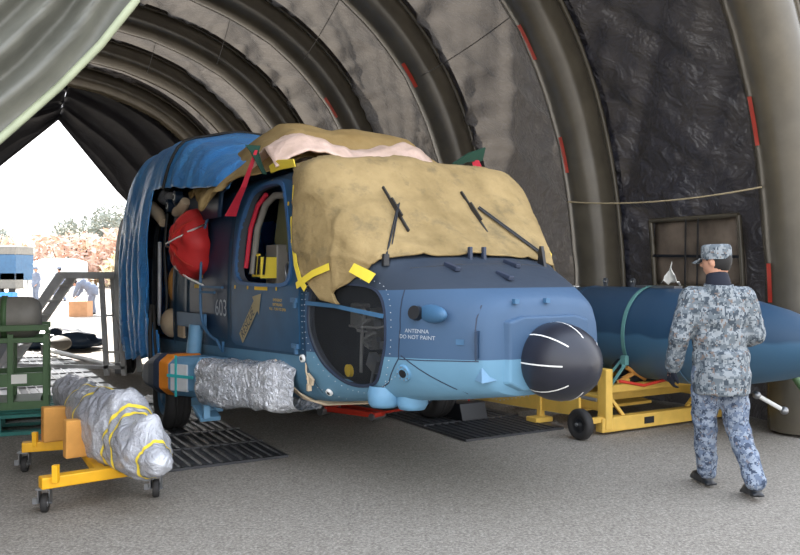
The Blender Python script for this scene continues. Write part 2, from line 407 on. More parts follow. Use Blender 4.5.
for kk in range(7):
    last = kk == 6
    if last: break
    g = G(); nu, nv = 30, 420
    ph = random.random() * 50
    gather = {0: .035, 1: .04, 2: .05, 3: .09, 4: .03, 5: .03}[kk]
    def fn(u, v, kk=kk, ph=ph, gather=gather):
        t_ = th_at(v); n = arch_n(t_); x = TS * u; edge = abs(u - .5) * 2
        p = arch(kk + .04 + u * .92, t_)
        r = .20 + .12 * (1 - edge ** 2)
        L = v * 20
        r += gather * (.35 + 1.3 * edge ** 2) * (noise.noise(V(L * 5.5, u * 1.2 + ph, kk)) * 1.4 + .8 * abs(noise.noise(V(L * 9, u * .8, ph))))
        r += .15 * noise.noise(V(L * 1.1 + u * 2.5, u * 1.6 + ph, kk * 3.1)) + .07 * noise.noise(V(L * 2.3 - u * 5, u * 3 + ph, 7.7))
        r += .10 * (abs(noise.noise(V((L + u * 3.5) * 1.9, ph, u * 1.1)))) + .07 * (1 - abs(2 * ((L * .9 - u * 1.7 + .4 * noise.noise(V(L * .5, u, ph))) % 1) - 1)) ** 6 
        r = .24 + (r - .24) * min(1, min(u, 1 - u) / .06)
        q = tp(p + n * r); q.z = q.z if q.z > .03 else -.01; return q
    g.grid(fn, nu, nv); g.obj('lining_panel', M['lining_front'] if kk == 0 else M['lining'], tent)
    # overlap behind the rib so no daylight shows between panels
    g = G()
    g.grid(lambda u, v: (lambda q: V(q.x, q.y, q.z if q.z > .03 else -.01))(tp(arch(kk - .11 + .22 * u, th_at(v)) + arch_n(th_at(v)) * .27)), 4, 96)
    g.obj('lining_strip', M['lining'], tent)
g = G(); g.grid(lambda u, v: (lambda q: V(q.x, q.y, q.z if q.z > .03 else -.01))(tp(arch(5.82 + .40 * u, th_at(v)) + arch_n(th_at(v)) * .28)), 2, 96); g.obj('lining_strip', M['lining'], tent)
# longitudinal seams and thin cords from rib to rib
def cordfn(k0, v0, k1, v1, off, sag=0, n=14):
    out = []
    for i in range(n + 1):
        u = i / n; t_ = th_at(v0 + (v1 - v0) * u); out.append(tp(arch(k0 + (k1 - k0) * u, t_) + arch_n(t_) * off - V(0, 0, sag * 4 * u * (1 - u))))
    return out
for k0, v0, k1, v1 in ((0, .3, 1, .24), (1, .235, 2, .22), (2, .3, 3, .27), (3, .34, 4, .31), (0, .42, 1, .38), (4, .37, 5, .35), (3, .47, 4, .42)):
    g = G(); a = tp(arch(k0, th_at(v0)) - arch_n(th_at(v0)) * RR * .6); b = tp(arch(k1, th_at(v1)) - arch_n(th_at(v1)) * RR * .6)
    g.tube([a + (b - a) * i / 8 - V(0, 0, .05 * 4 * (i / 8) * (1 - i / 8)) for i in range(9)], .007, 6); g.obj('tension_cord', M['blackmetal'], tent)
# wall window with straps in the right hand wall
def wallpt(ku, z, e):
    th = min((t for t in TL[:40]), key=lambda t: abs(arch(0, t).z - z))
    # refine
    lo = 0; hi = PI / 2
    for _ in range(30):
        m_ = (lo + hi) / 2
        if arch(0, m_).z < z: lo = m_
        else: hi = m_
    return tp(arch(ku, lo) + arch_n(lo) * e)
# ---- tent window, curtains
g = G(); K0, K1, Z0, Z1 = .26, .70, 1.38, 2.14
for a, b in (((K0, Z1), (K1, Z1)), ((K0, Z0), (K1, Z0)), ((K0, Z0), (K0, Z1)), ((K1, Z0), (K1, Z1))):
    g.tube([wallpt(a[0] + (b[0] - a[0]) * i / 8, a[1] + (b[1] - a[1]) * i / 8, .12) for i in range(9)], .03, 6)
wf = g.obj('window_flap_frame', M['rib'], tent)
g = G(); g.grid(lambda u, v: wallpt(K0 + (K1 - K0) * u, Z0 + (Z1 - Z0) * v, .17 + .02 * math.sin(9 * u + 5 * v)), 12, 8)
g.obj('window_pane', mat('cloudy_window', srgb(110, 98, 86), .5, var=.45, scale=3), wf, thick=.008)
g = G()
for q in (.42, .56):
    g.beam(wallpt(K0 + (K1 - K0) * q, Z1, .10), wallpt(K0 + (K1 - K0) * (q + .06), Z0, .10), .03, .01)
g.beam(wallpt(K0, (Z0 + Z1) / 2 - .05, .11), wallpt(K1, (Z0 + Z1) / 2 - .02, .11), .02, .03)
g.obj('window_strap', M['blackmetal'], wf)
def plane_pt(k, q, z): return tp(TC0 + TA * (TS * k) + TQ * q + V(0, 0, z))
def curtain(name, k, edge, th0, th1, m, folds, amp, label=None):
    """sheet between the hanging edge curve [(q,z)...] and the arch"""
    g = G(); n = len(edge) - 1
    def fn(u, v):
        x = v * n; i = min(int(x), n - 1); f = x - i
        q = edge[i][0] + (edge[i + 1][0] - edge[i][0]) * f; z = edge[i][1] + (edge[i + 1][1] - edge[i][1]) * f
        e = plane_pt(k, q, z); a = tp(arch(k, th0 + (th1 - th0) * v) + arch_n(th0 + (th1 - th0) * v) * .12); a.z = max(a.z, z * .98 if z < .6 else a.z, .02)
        p = e + (a - e) * u
        w = amp * (2.4 * (abs(math.sin(u * folds * PI + 1.6 * noise.noise(V(u * 2, v * 3, k)))) - .5) + .5 * math.sin(u * folds * 4.7 + v * 4) + 1.2 * noise.noise(V(u * 6, v * 5, 3)))
        return p + TA * (w * min(1, u * 6 + .25))
    g.grid(fn, 300, 60)
    o = g.obj(name, m, tent, thick=.012)
    g = G(); g.tube([fn(.0, i / 40) for i in range(41)], .022, 6); g.obj('curtain_hem', M['flapedge'] if k < 0 else M['curtain'], o)
    return o
curtain('front_door_flap', -.12, FL_EDGE, PI / 2, PI * .985, M['flap'], 30, .10)
curtain('rear_door_curtain', 6.05, [(1.64, 5.29), (3.03, 3.60), (4.4, 2.2), (5.6, 1.2), (6.0, .4)], PI * .44, .02, M['curtain'], 4, .05)
curtain('rear_door_curtain', 6.05, [(1.64, 5.29), (.35, 4.06), (-1.6, 2.6), (-3.8, 1.3), (-5.6, .5)], PI * .44, PI * .98, M['curtain'], 5, .05)
# ---- ground
g = G(); g.grid(lambda u, v: V(-160 + 320 * u, -30 + 330 * v, 0), 8, 8); fl = g.obj('floor', M['asphalt']); fl['kind'] = 'structure'
g = G(); g.grid(lambda u, v: V(-190 + 260 * u, 130 + 60 * v, -1 + 15 * math.sin(min(1, v * 1.3) * PI / 2) * (.55 + .45 * noise.noise(V(u * 5, v * 2, 1)) + .35 * u)), 60, 16)
hl = g.obj('terrain', M['hill']); hl['kind'] = 'structure'

# ---------------------------------------------------------------- ground mats
M['mat2'] = mat('glint_toned_metal_matting', srgb(132, 131, 128), .3, .2, var=.2, scale=3)  # base colour lightened to stand in for the glint on the far matting
def local_floor_mat(s0, s1, t0, t1, label, pitch=.085, mm='mat'):
    """ridged mat laid along the helicopter"""
    cx = (s0 + s1) / 2; cy = -(t0 + t1) / 2; g = G(); W = t1 - t0; L = s1 - s0
    g.box((0, 0, .012), (L, W, .020))
    n = int(W / pitch)
    for i in range(n):
        y = -W / 2 + pitch * (i + .5)
        g.add([V(-L / 2, y - .018, .022), V(L / 2, y - .018, .022), V(L / 2, y - .008, .034), V(-L / 2, y - .008, .034), V(L / 2, y + .008, .034), V(-L / 2, y + .008, .034), V(L / 2, y + .018, .022), V(-L / 2, y + .018, .022)],
              [(0, 1, 2, 3), (3, 2, 4, 5), (5, 4, 6, 7)])
    m_ = int(L / .62)
    for i in range(1, m_): g.box((-L / 2 + L * i / m_, 0, .029), (.03, W, .016))
    o = g.obj('floor_mat', M[mm]); w = HM @ V(cx, cy, 0); o.location = w; o.rotation_euler = (0, 0, HA)
    return tag(o, label, 'mat', 'black ribbed ground mats')
local_floor_mat(-6.6, -2.75, .82, 2.1, 'black ribbed mat under the near main wheel')
local_floor_mat(-6.2, -2.5, -2.0, -.82, 'black ribbed mat under the helicopter nose, left of the yellow trolley wheel')
local_floor_mat(-16.0, -6.75, 1.35, 6.6, 'glinting ribbed matting at the left under the metal step stand', .11, 'mat2')

# ---------------------------------------------------------------- helicopter
heli = thing('helicopter', 'blue camouflaged military helicopter with black nose radome, partly wrapped in covers', 'helicopter', (HX, HY, 0), HA)
def solid_loft(ss, e, na=80):
    g = G(); A = [-1 + 2 * i / na for i in range(na + 1)]; n = na
    vs = []
    for s_ in ss: vs += [hull_xy(s_, a, e) for a in A[:-1]]
    fs = [(i * n + j, i * n + (j + 1) % n, (i + 1) * n + (j + 1) % n, (i + 1) * n + j) for i in range(len(ss) - 1) for j in range(n)]
    m = len(ss)
    g.add(vs, fs, True); g.add([vs[i] for i in range(n)], [tuple(range(n))]); g.add([vs[(m - 1) * n + i] for i in range(n)], [tuple(range(n))[::-1]])
    return g
def frange(a, b, st):
    n = max(1, round(abs(b - a) / st)); return [a + (b - a) * i / n for i in range(n + 1)]
hull = solid_loft([-.40, -.405, -.415, -.43] + frange(-.46, -3.8, .05) + frange(-4.0, -8.6, .2), 0).obj('fuselage', M['hull'], None, weld=True)
cav = solid_loft(frange(-1.05, -8.2, .12), -.06).obj('c', None, None, weld=True)
CHIN = [(-1.906, 1.358), (-1.869, 1.433), (-1.725, 1.462), (-1.458, 1.472), (-1.25, 1.444), (-1.15, 1.346), (-1.115, 1.18), (-1.145, 1.011), (-1.251, .84), (-1.389, .78), (-1.57, .782), (-1.751, .889), (-1.89, 1.062), (-1.93, 1.21)]
DOORW = [(-3.10, 2.22), (-2.93, 2.27), (-2.65, 2.28), (-2.46, 2.24), (-2.38, 2.1), (-2.27, 1.85), (-2.22, 1.65), (-2.23, 1.54), (-2.32, 1.48), (-2.7, 1.47), (-3.05, 1.475), (-3.22, 1.5), (-3.29, 1.60), (-3.28, 1.85), (-3.22, 2.05)]
def rounded(poly, n=4):
    out = []; m = len(poly)
    for i in range(m):
        p0, p1, p2, p3 = poly[i - 1], poly[i], poly[(i + 1) % m], poly[(i + 2) % m]
        for j in range(n):
            u = j / n
            out.append(tuple(.5 * (2 * p1[k] + (p2[k] - p0[k]) * u + (2 * p0[k] - 5 * p1[k] + 4 * p2[k] - p3[k]) * u * u + (3 * p1[k] - p0[k] - 3 * p2[k] + p3[k]) * u ** 3) for k in (0, 1)))
    return out
CABIN = [(-6.15, .95), (-6.15, 2.1), (-6.0, 2.22), (-5.25, 2.22), (-5.1, 2.1), (-5.1, .95), (-5.2, .82), (-6.05, .82)]
cut = []
for poly, t0, t1 in ((rounded(CHIN), .55, 1.2), (rounded(DOORW), .75, 1.3), (CABIN, .9, 1.4)):
    cut.append(G().prism(poly, lambda p: V(p[0], -t0, p[1]), lambda p: V(p[0], -t1, p[1])).obj('c', None))
dg = bpy.context.evaluated_depsgraph_get()
for c in [cav] + cut:
    m_ = hull.modifiers.new('b', 'BOOLEAN'); m_.object = c; m_.operation = 'DIFFERENCE'; m_.solver = 'EXACT'
bpy.context.view_layer.update(); dg = bpy.context.evaluated_depsgraph_get()
me = bpy.data.meshes.new_from_object(hull.evaluated_get(dg)); hull.modifiers.clear(); hull.data = me; me.name = 'fuselage'
me.materials.clear(); me.materials.append(M['hull']); me.materials.append(M['void'])
for p in me.polygons:
    c = p.center
    inside = -8.4 < c.x < -.95 and min((hull_xy(c.x, q / 120) - c).length for q in range(-120, 121)) > .022
    p.material_index = 1 if inside else 0
    p.use_smooth = True
for c in [cav] + cut: bpy.data.objects.remove(c)
es = hull.modifiers.new('e', 'EDGE_SPLIT'); es.split_angle = math.radians(35)
hull.parent = heli
# rings / panes that follow the hull side
def ring(outer, inner, e, side=1):
    g = G(); n = len(outer)
    vs = [onside(*p, e, side) for p in outer] + [onside(*p, e, side) for p in inner] + [onside(*p, -.012, side) for p in outer] + [onside(*p, -.012, side) for p in inner]
    fs = []
    for i in range(n):
        j = (i + 1) % n; fs += [(i, j, n + j, n + i), (i, 2 * n + i, 2 * n + j, j), (n + i, n + j, 3 * n + j, 3 * n + i)]
    return g.add(vs, fs)
def scale_poly(poly, f, d=0):
    cx = sum(p[0] for p in poly) / len(poly); cy = sum(p[1] for p in poly) / len(poly)
    return [(cx + (x - cx) * f + (d if x > cx else -d), cy + (z - cy) * f + (d if z > cy else -d)) for x, z in poly]
def pane(poly, e, K=8, side=1):
    g = G(); cx = sum(p[0] for p in poly) / len(poly); cy = sum(p[1] for p in poly) / len(poly); n = len(poly)
    vs = [onside(cx + (p[0] - cx) * k_ / K, cy + (p[1] - cy) * k_ / K, e, side) for k_ in range(1, K + 1) for p in poly] + [onside(cx, cy, e, side)]
    fs = [(k_ * n + i, k_ * n + (i + 1) % n, (k_ + 1) * n + (i + 1) % n, (k_ + 1) * n + i) for k_ in range(K - 1) for i in range(n)] + [(i, (i + 1) % n, n * K) for i in range(n)]
    return g.add(vs, fs, True)
def strip(pts, w, e, side=1, th=None):
    """flat band following a polyline of (s,z) on the hull side"""
    g = G(); P = []
    for (a, b) in zip(pts, pts[1:]):
        m_ = max(1, int(math.dist(a, b) / .06)); P += [(a[0] + (b[0] - a[0]) * i / m_, a[1] + (b[1] - a[1]) * i / m_) for i in range(m_)]
    P.append(pts[-1]); vs = []
    for i, p in enumerate(P):
        a = P[max(i - 1, 0)]; b = P[min(i + 1, len(P) - 1)]; d = (b[0] - a[0], b[1] - a[1]); L = math.hypot(*d) or 1; nx, nz = -d[1] / L * w / 2, d[0] / L * w / 2
        vs += [onside(p[0] + nx, p[1] + nz, e, side), onside(p[0] - nx, p[1] - nz, e, side)]
    return g.add(vs, [(2 * i, 2 * i + 1, 2 * i + 3, 2 * i + 2) for i in range(len(P) - 1)])
def rivets(pts, e=.003, r=.006, step=.05):
    g = G()
    for (a, b) in zip(pts, pts[1:]):
        m_ = max(1, int(math.dist(a, b) / step))
        for i in range(m_):
            s_, z_ = a[0] + (b[0] - a[0]) * i / m_, a[1] + (b[1] - a[1]) * i / m_
            p = onside(s_, z_, 0); q = onside(s_, z_, e + .004); g.cyl(p, q, r, r * .6, 6)
    return g
def text_on(txt, s0, z0, size, ang, name, m, parent, e=.006, sx=1, align='LEFT'):
    cu = bpy.data.curves.new('t', 'FONT'); cu.body = txt; cu.size = size; cu.align_x = align; cu.align_y = 'CENTER'; cu.resolution_u = 3
    o = bpy.data.objects.new('t', cu); COL.objects.link(o); bpy.context.view_layer.update()
    me = bpy.data.meshes.new_from_object(o.evaluated_get(bpy.context.evaluated_depsgraph_get())); bpy.data.objects.remove(o)
    ca, sa = math.cos(ang), math.sin(ang)
    for v in me.vertices:
        x, y = v.co.x * sx, v.co.y; v.co = onside(s0 + x * ca - y * sa, z0 + x * sa + y * ca, e)
    me.materials.clear(); me.materials.append(m); o = bpy.data.objects.new(name, me); COL.objects.link(o); o.parent = parent
    return o
# cockpit door
DO = [(-3.30, 2.32), (-3.0, 2.345), (-2.6, 2.33), (-2.3, 2.28), (-2.14, 2.15), (-2.08, 1.85), (-2.06, 1.6), (-2.06, 1.4), (-2.06, 1.1), (-2.07, .95), (-2.7, .93), (-3.3, .92), (-3.42, .96), (-3.42, 1.5), (-3.41, 2.0)]
# pair the outline points with the window outline by angle
def resample(poly, n, c):
    out = []
    for i in range(n):
        a = 2 * PI * i / n; dx, dz = math.cos(a), math.sin(a); best = None
        for p, q in zip(poly, poly[1:] + poly[:1]):
            ex, ez = q[0] - p[0], q[1] - p[1]; den = dx * ez - dz * ex
            if abs(den) < 1e-9: continue
            t_ = ((p[0] - c[0]) * ez - (p[1] - c[1]) * ex) / den; u = ((p[0] - c[0]) * dz - (p[1] - c[1]) * dx) / den
            if t_ > 0 and -1e-6 <= u <= 1 + 1e-6: best = max(best or 0, t_)
        best = best or .3
        out.append((c[0] + dx * best, c[1] + dz * best))
    return out
wc = (-2.75, 1.87)
dw = resample(rounded(DOORW), 96, wc)
bands = [[(w[0] + (o_[0] - w[0]) * f, w[1] + (o_[1] - w[1]) * f) for w, o_ in zip(dw, resample(DO, 96, wc))] for f in (0, .25, .5, .75, 1)]
g = G(); vs = [onside(*p, .010) for b in bands for p in b] + [onside(*p, -.01) for p in bands[-1]]
g.add(vs, [(k_ * 96 + i, k_ * 96 + (i + 1) % 96, (k_ + 1) * 96 + (i + 1) % 96, (k_ + 1) * 96 + i) for k_ in range(5) for i in range(96)], True)
door = g.obj('cockpit_door', M['blue_dark'], heli); es = door.modifiers.new('e', 'EDGE_SPLIT'); es.split_angle = .6
ring([(wc[0] + (x - wc[0]) * 1.07, wc[1] + (z - wc[1]) * 1.07) for x, z in dw], dw, .022).obj('window_frame', mat('door_frame_paint', srgb(52, 92, 134), .5), door)
g = strip([(-3.40, .99), (-3.40, 2.28)], .012, .013); g.obj('door_seal', M['black'], door)
for z_ in (1.35, 1.0):
    g = G(); p = onside(-2.13, z_, .012)
    g.box(p, (.11, .02, .035)); g.box(p + V(.02, 0, -.03), (.03, .025, .06)); g.obj('hinge', M['blue_mid'], door)
strip([(-2.88, 1.435), (-2.62, 1.435)], .045, .013).obj('jettison_handle', M['ylabel'], door)
for s_, z_ in ((-3.02, 1.43), (-2.45, 1.43), (-2.32, 2.1), (-2.22, 1.8), (-2.75, 2.31), (-3.3, 1.43)):
    strip([(s_ - .015, z_), (s_ + .015, z_)], .03, .013).obj('yellow_marker', M['ylabel'], door)
ar0, ar1 = (-3.17, .985), (-2.74, 1.385); L = math.dist(ar0, ar1); ca, sa = (ar1[0] - ar0[0]) / L, (ar1[1] - ar0[1]) / L
def arp(x, y): return (ar0[0] + x * ca - y * sa, ar0[1] + x * sa + y * ca)
g = G(); A_ = [arp(x, y) for x, y in ((0, -.055), (L * .74, -.055), (L * .74, -.10), (L, 0), (L * .74, .10), (L * .74, .055), (0, .055))]
g.add([onside(*p, .014) for p in A_], [(0, 1, 5, 6), (2, 3, 4)]); ra = g.obj('rescue_arrow', M['arrow'], door)
text_on('RESCUE', *arp(.03, 0), .115, math.atan2(sa, ca), 'arrow_lettering', M['arrowtext'], door, .016, .88)
for i, tx in enumerate(('EMERGENCY', 'EXIT RELEASE', 'PULL - TURN TO OPEN')):
    text_on(tx, -2.42, 1.34 - .036 * i, .03, 0, 'small_yellow_text', M['ylabel'], door, .014, 1.0, 'CENTER')
# number and gunner panel
o = text_on('603', -3.80, 1.225, .22, 0, 'number_marking', M['stencil'], heli, .008, .9); o['label'] = 'pale grey number 603'
g = pane(resample([(-4.5, .98), (-3.5, .95), (-3.5, 2.25), (-4.5, 2.25)], 48, (-4, 1.6)), .005, 8); g.obj('gunner_panel', M['blue_deep'], heli)
rail = [(-3.93, 1.05), (-4.0, 1.15), (-4.02, 1.5), (-4.02, 1.85), (-3.98, 2.02), (-3.88, 2.12), (-3.7, 2.14), (-3.5, 2.12)]
rl = [(-3.44, .94), (-3.6, .94), (-3.8, .98)] + rail
G().tube([onside(*p, .07) for p in rounded(rl, 4)[:-8]], .014, 8).obj('guard_rail', M['blue_mid'], heli)
g = G(); g.beam(onside(-4.02, 1.42, .07), onside(-3.55, 1.42, .03), .02, .02); g.beam(onside(-4.02, 1.37, .07), onside(-3.75, 1.37, .03), .02, .02); g.obj('guard_rail_bracket', M['blue_mid'], heli)
for s_, z_ in ((-4.2, 1.52), (-4.25, 1.42)):
    strip([(s_ - .1, z_), (s_ + .08, z_)], .035, .01).obj('yellow_stencil', M['ylabel'], heli)
strip([(-4.62, .9), (-4.62, 2.3)], .06, .012).obj('door_track', M['blue_dark'], heli)
strip([(-5.05, .8), (-5.05, 2.3)], .05, .02).obj('door_post', M['blue_dark'], heli)
G().beam(onside(-4.75, 1.08, .05), onside(-3.95, 1.09, .05), .03, .14).obj('door_rail', M['blue_mid'], heli)
# chin window
cp = rounded(CHIN)
pane(cp, -.012, 8).obj('chin_window', M['glass'], heli)
ring(scale_poly(cp, 1.025, .006), cp, .006).obj('chin_window_frame', M['deck'], heli)
strip([(-1.95, 1.335), (-1.6, 1.325), (-1.12, 1.27)], .03, .012).obj('window_crossbar', M['blue_mid'], heli)
rivets(scale_poly(cp, 1.09, .02) + [scale_poly(cp, 1.09, .02)[0]], .002, .0035, .045).obj('rivet_row', M['stencil'], heli)['kind'] = 'stuff'
# panel joints around the nose
for pts in ([(-1.98, 1.44), (-2.0, .9), (-1.93, .66)], [(-1.0, 1.45), (-.98, 1.2), (-1.0, 1.0), (-1.15, .82), (-1.35, .72)], [(-.98, 1.02), (-.78, .9), (-.6, .8)]):
    strip(pts, .008, .002).obj('panel_joint', M['deck'], heli)
for pts in ([(-1.95, .70), (-1.7, .62)], [(-1.35, .69), (-.9, .68), (-.55, .76)], [(-1.3, .75), (-.95, .93)], [(-2.02, 1.4), (-2.02, .9)]):
    rivets(pts, .002, .0035, .04).obj('rivet_row', M['stencil'], heli)['kind'] = 'stuff'
for pts in ([(-1.0, .995), (-.8, 1.0), (-.6, 1.01), (-.47, 1.015)], [(-.50, 1.36), (-.49, 1.2), (-.485, 1.02)]):
    strip(pts, .007, .002).obj('panel_joint', M['deck'], heli)
# radome
RZ = 1.005
prof = [(-.03, .20), (0, .226), (.04, .240), (.09, .246), (.15, .244), (.21, .232), (.27, .208), (.32, .176), (.36, .137), (.385, .100), (.405, .055), (.41, 0)]
rad = G().lathe((-.41, 0, RZ), (1, 0, 0), prof, 48).obj('radome', M['radome'], heli); rad['label'] = 'matte black nose radome with white stripes'
def prof_r(x):
    for (a, ra_), (b, rb) in zip(prof, prof[1:]):
        if a <= x <= b: return ra_ + (rb - ra_) * (x - a) / (b - a)
    return 0
for k_ in range(8):
    a = 2 * PI * k_ / 8 + .0; g = G(); vs = []; X = frange(.01, .335, .02)
    for x in X:
        r_ = prof_r(x) + .0025
        for dd in (-1, 1):
            b = a + dd * .0045 / max(r_, .05); vs.append(V(-.41 + x, r_ * math.cos(b), RZ + r_ * math.sin(b)))
    g.add(vs, [(2 * i, 2 * i + 1, 2 * i + 3, 2 * i + 2) for i in range(len(X) - 1)]); g.obj('white_stripe', M['white'], rad)
# radome mount: shallow raised box on the nose face
sec = [(.40, 1.30), (.40, .86), (.26, .80), (-.26, .80), (-.40, .86), (-.40, 1.30), (-.26, 1.335), (.26, 1.335)]
G().prism([(a * .80, (z_ - 1.06) * .86 + 1.05) for a, z_ in sec], lambda p: V(-.372, p[0], p[1]), lambda p: V(-.5, p[0] * 1.22, (p[1] - 1.06) * 1.08 + 1.06)).obj('radome_mount', M['hull'], heli, bevel=.012)
g = G(); g.box(onside(-.475, 1.12, .006), (.02, .05, .17), Matrix.Rotation(.6, 3, 'Z')); g.obj('latch_plate', M['blue_deep'], heli)
for yy in (-.25, .0): G().box((-.41, yy, 1.385), (.03, .035, .03)).obj('latch', M['blue_mid'], heli)
# fins, bubble, lamp, pods
p = onside(-.47, .935, 0); g = G(); g.add([p + V(-.08, -.01, -.04), p + V(.05, .10, -.04), p + V(.06, -.03, -.05), p + V(0, .01, .07)], [(0, 2, 1), (0, 3, 2), (2, 3, 1), (0, 1, 3)]); g.obj('pitot_fairing', M['blue_pale'], heli, bevel=.006)
def patch_frame(s_, z_):
    a = onside(s_, z_, 0); n = (onside(s_, z_, .1) - a).normalized(); return a, n
a, n = patch_frame(-.86, 1.30); G().cyl(a - n * .03, a + n * .045, .05, .045, 24).obj('sensor_bubble', M['blackmetal'], heli, bevel=.008)
G().ball(a + n * .0 + V(.09, .05, 0), (.17, .05, .06), 20, 10).obj('bubble_fairing', M['blue_mid'], heli)
a, n = patch_frame(-.975, .905)
G().cyl(a - n * .01, a + n * .015, .058, .055, 24).obj('lamp_flange', M['blue_light'], heli)
G().cyl(a, a + n * .022, .028, .028, 16).obj('lamp_lens', M['blackmetal'], heli)
g = G()
for i in range(8):
    u = n.orthogonal().normalized(); w = n.cross(u); q = a + .045 * (math.cos(i * PI / 4) * u + math.sin(i * PI / 4) * w); g.cyl(q, q + n * .02, .006, .005, 6)
g.obj('lamp_bolts', M['steel'], heli)
for s_, z_ in ((-2.03, .915), (-1.83, .68)):
    a, n = patch_frame(s_, z_); o = G().cyl(a, a + n * .02, .03, .028, 20).obj('tie_down_fitting', M['white'], heli); G().cyl(a, a + n * .024, .013, .013, 12).obj('fitting_core', M['blackmetal'], o)
a, n = patch_frame(-1.93, .82)
g = G(); g.tube([a + V(-.08, -.02, .06), a + V(-.06, -.03, .0), a + V(-.0, -.04, -.04), a + V(.01, -.04, -.14)], .008, 6); g.box(a + V(.02, -.03, -.05), (.10, .02, .05), Matrix.Rotation(.4, 3, 'Y')); g.box(a + V(.02, -.04, -.11), (.03, .03, .05))
g.obj('pull_tag', M['tan'], heli)
G().lathe((-1.30, -.70, .78), (0, 0, -1), [(0, .10), (.05, .115), (.12, .11), (.145, .09), (.15, 0)], 24).obj('belly_pod', M['blue_light'], heli)
G().lathe((-1.17, -.55, .74), (0, 0, -1), [(0, .11), (.08, .11), (.115, .09), (.12, 0)], 24).obj('belly_pod', M['blue_light'], heli)
text_on('ANTENNA', -.855, 1.185, .036, 0, 'stencil_text', M['stencil'], heli, .003, 1.0, 'CENTER')
text_on('DO NOT PAINT', -.855, 1.145, .036, 0, 'stencil_text', M['stencil'], heli, .003, 1.0, 'CENTER')
strip([(-.60, 1.13), (-.55, 1.13)], .035, .006).obj('small_port', M['blue_mid'], heli)
# nose deck fittings
def deckz(s_, t_):
    sec_ = section(round(s_, 3)); z_ = 0
    for (t0, z0), (t1, z1) in zip(sec_, sec_[1:]):
        if (t0 - abs(t_)) * (t1 - abs(t_)) <= 0 and z0 > 1.2 and abs(t1 - t0) > 1e-6: z_ = max(z_, z0 + (z1 - z0) * (abs(t_) - t0) / (t1 - t0))
    return z_ or sec_[-1][1]
for s_, t_ in ((-1.12, .10), (-1.12, -.02)):
    z_ = deckz(s_, t_); G().box((s_, -t_, z_ + .03), (.035, .025, .11)).obj('deck_tab', M['deck'], heli, bevel=.005)
for s_, t_ in ((-.93, .38), (-.95, -.14), (-.72, .1)):
    z_ = deckz(s_, t_); G().box((s_, -t_, z_ + .012), (.16, .04, .03), Matrix.Rotation(.25, 3, 'Y')).obj('deck_latch', M['deck'], heli, bevel=.006)
z_ = deckz(-1.08, -.52); G().prism([(-.05, 0), (.04, 0), (.0, .17), (-.02, .17)], lambda p: V(-1.08 + p[0], .515, z_ + p[1] - .03), lambda p: V(-1.08 + p[0], .54, z_ + p[1] - .03)).obj('blade_antenna', M['blackmetal'], heli)
g = G(); cv = [(-1.08, .62), (-1.02, .5), (-.98, .3), (-.97, 0), (-.99, -.3), (-1.03, -.5)]
g.tube([V(s_, -t_, deckz(s_, t_) + .001) for s_, t_ in cv], .003, 6); g.obj('deck_joint', M['blackmetal'], heli)
# ---- landing gear
def wheel(s_, t_, name='main_wheel', R=.33, w=.25):
    e = bpy.data.objects.new(name, None); COL.objects.link(e); e.parent = heli; e.location = (s_, -t_, R - .012 + .03); e.empty_display_size = .1
    h = w / 2
    pr = [(-h * .72, R * .55), (-h * .95, R * .66), (-h, R * .82), (-h * .86, R * .94), (-h * .6, R * .985), (-h * .34, R), (-h * .33, R * .97), (-h * .27, R * .97), (-h * .26, R), (-.02, R), (-.018, R * .97), (.018, R * .97), (.02, R), (h * .26, R), (h * .27, R * .97), (h * .33, R * .97), (h * .34, R), (h * .6, R * .985), (h * .86, R * .94), (h, R * .82), (h * .95, R * .66), (h * .72, R * .55)]
    G().lathe((0, 0, 0), (0, 1, 0), pr, 48).obj('tire', M['black'], e)
    hub = [(-h * .8, 0), (-h * .8, R * .2), (-h * .55, R * .28), (-h * .5, R * .48), (-h * .78, R * .55), (-h * .7, R * .6), (h * .7, R * .6), (h * .78, R * .55), (h * .5, R * .48), (h * .55, R * .28), (h * .8, R * .2), (h * .8, 0)]
    g = G().lathe((0, 0, 0), (0, 1, 0), hub, 32)
    for i in range(8):
        a = i * PI / 4
        for sg in (-1, 1): g.cyl((R * .38 * math.cos(a), sg * h * .45, R * .38 * math.sin(a)), (R * .38 * math.cos(a), sg * h * .62, R * .38 * math.sin(a)), .018, .015, 8)
    g.obj('hub', M['blue_mid'], e)
    return e
wheel(-4.41, 1.376); wheel(-3.62, -1.17)
# drag beam from the hull back to the wheel
def boxloft(secs, n=1):
    """secs: list of (x, y0, y1, z0, z1)"""
    g = G(); vs = []
    for x, y0, y1, z0, z1 in secs:
        c = .18; dy = (y1 - y0) * c; dz = (z1 - z0) * c
        vs += [V(x, y0 + dy, z0), V(x, y1 - dy, z0), V(x, y1, z0 + dz), V(x, y1, z1 - dz), V(x, y1 - dy, z1), V(x, y0 + dy, z1), V(x, y0, z1 - dz), V(x, y0, z0 + dz)]
    m = len(secs)
    g.add(vs, [(i * 8 + k_, i * 8 + (k_ + 1) % 8, (i + 1) * 8 + (k_ + 1) % 8, (i + 1) * 8 + k_) for i in range(m - 1) for k_ in range(8)] + [tuple(range(8))[::-1], tuple(range(8 * m - 8, 8 * m))])
    return g
bm_ = boxloft([(-4.0, -1.52, -1.10, .40, .77), (-3.70, -1.36, -1.06, .41, .78), (-3.2, -1.26, -1.0, .42, .79), (-3.18, -1.30, -1.0, .46, .76)]).obj('drag_beam', M['blue_light'], heli, bevel=.015)
for x in (-3.68, -3.56, -3.44, -3.32): boxloft([(x, -1.37 + .22 * (x + 3.7), -1.1, .405, .785), (x + .03, -1.365 + .22 * (x + 3.7), -1.1, .405, .785)]).obj('beam_rib', M['blue_light'], bm_)
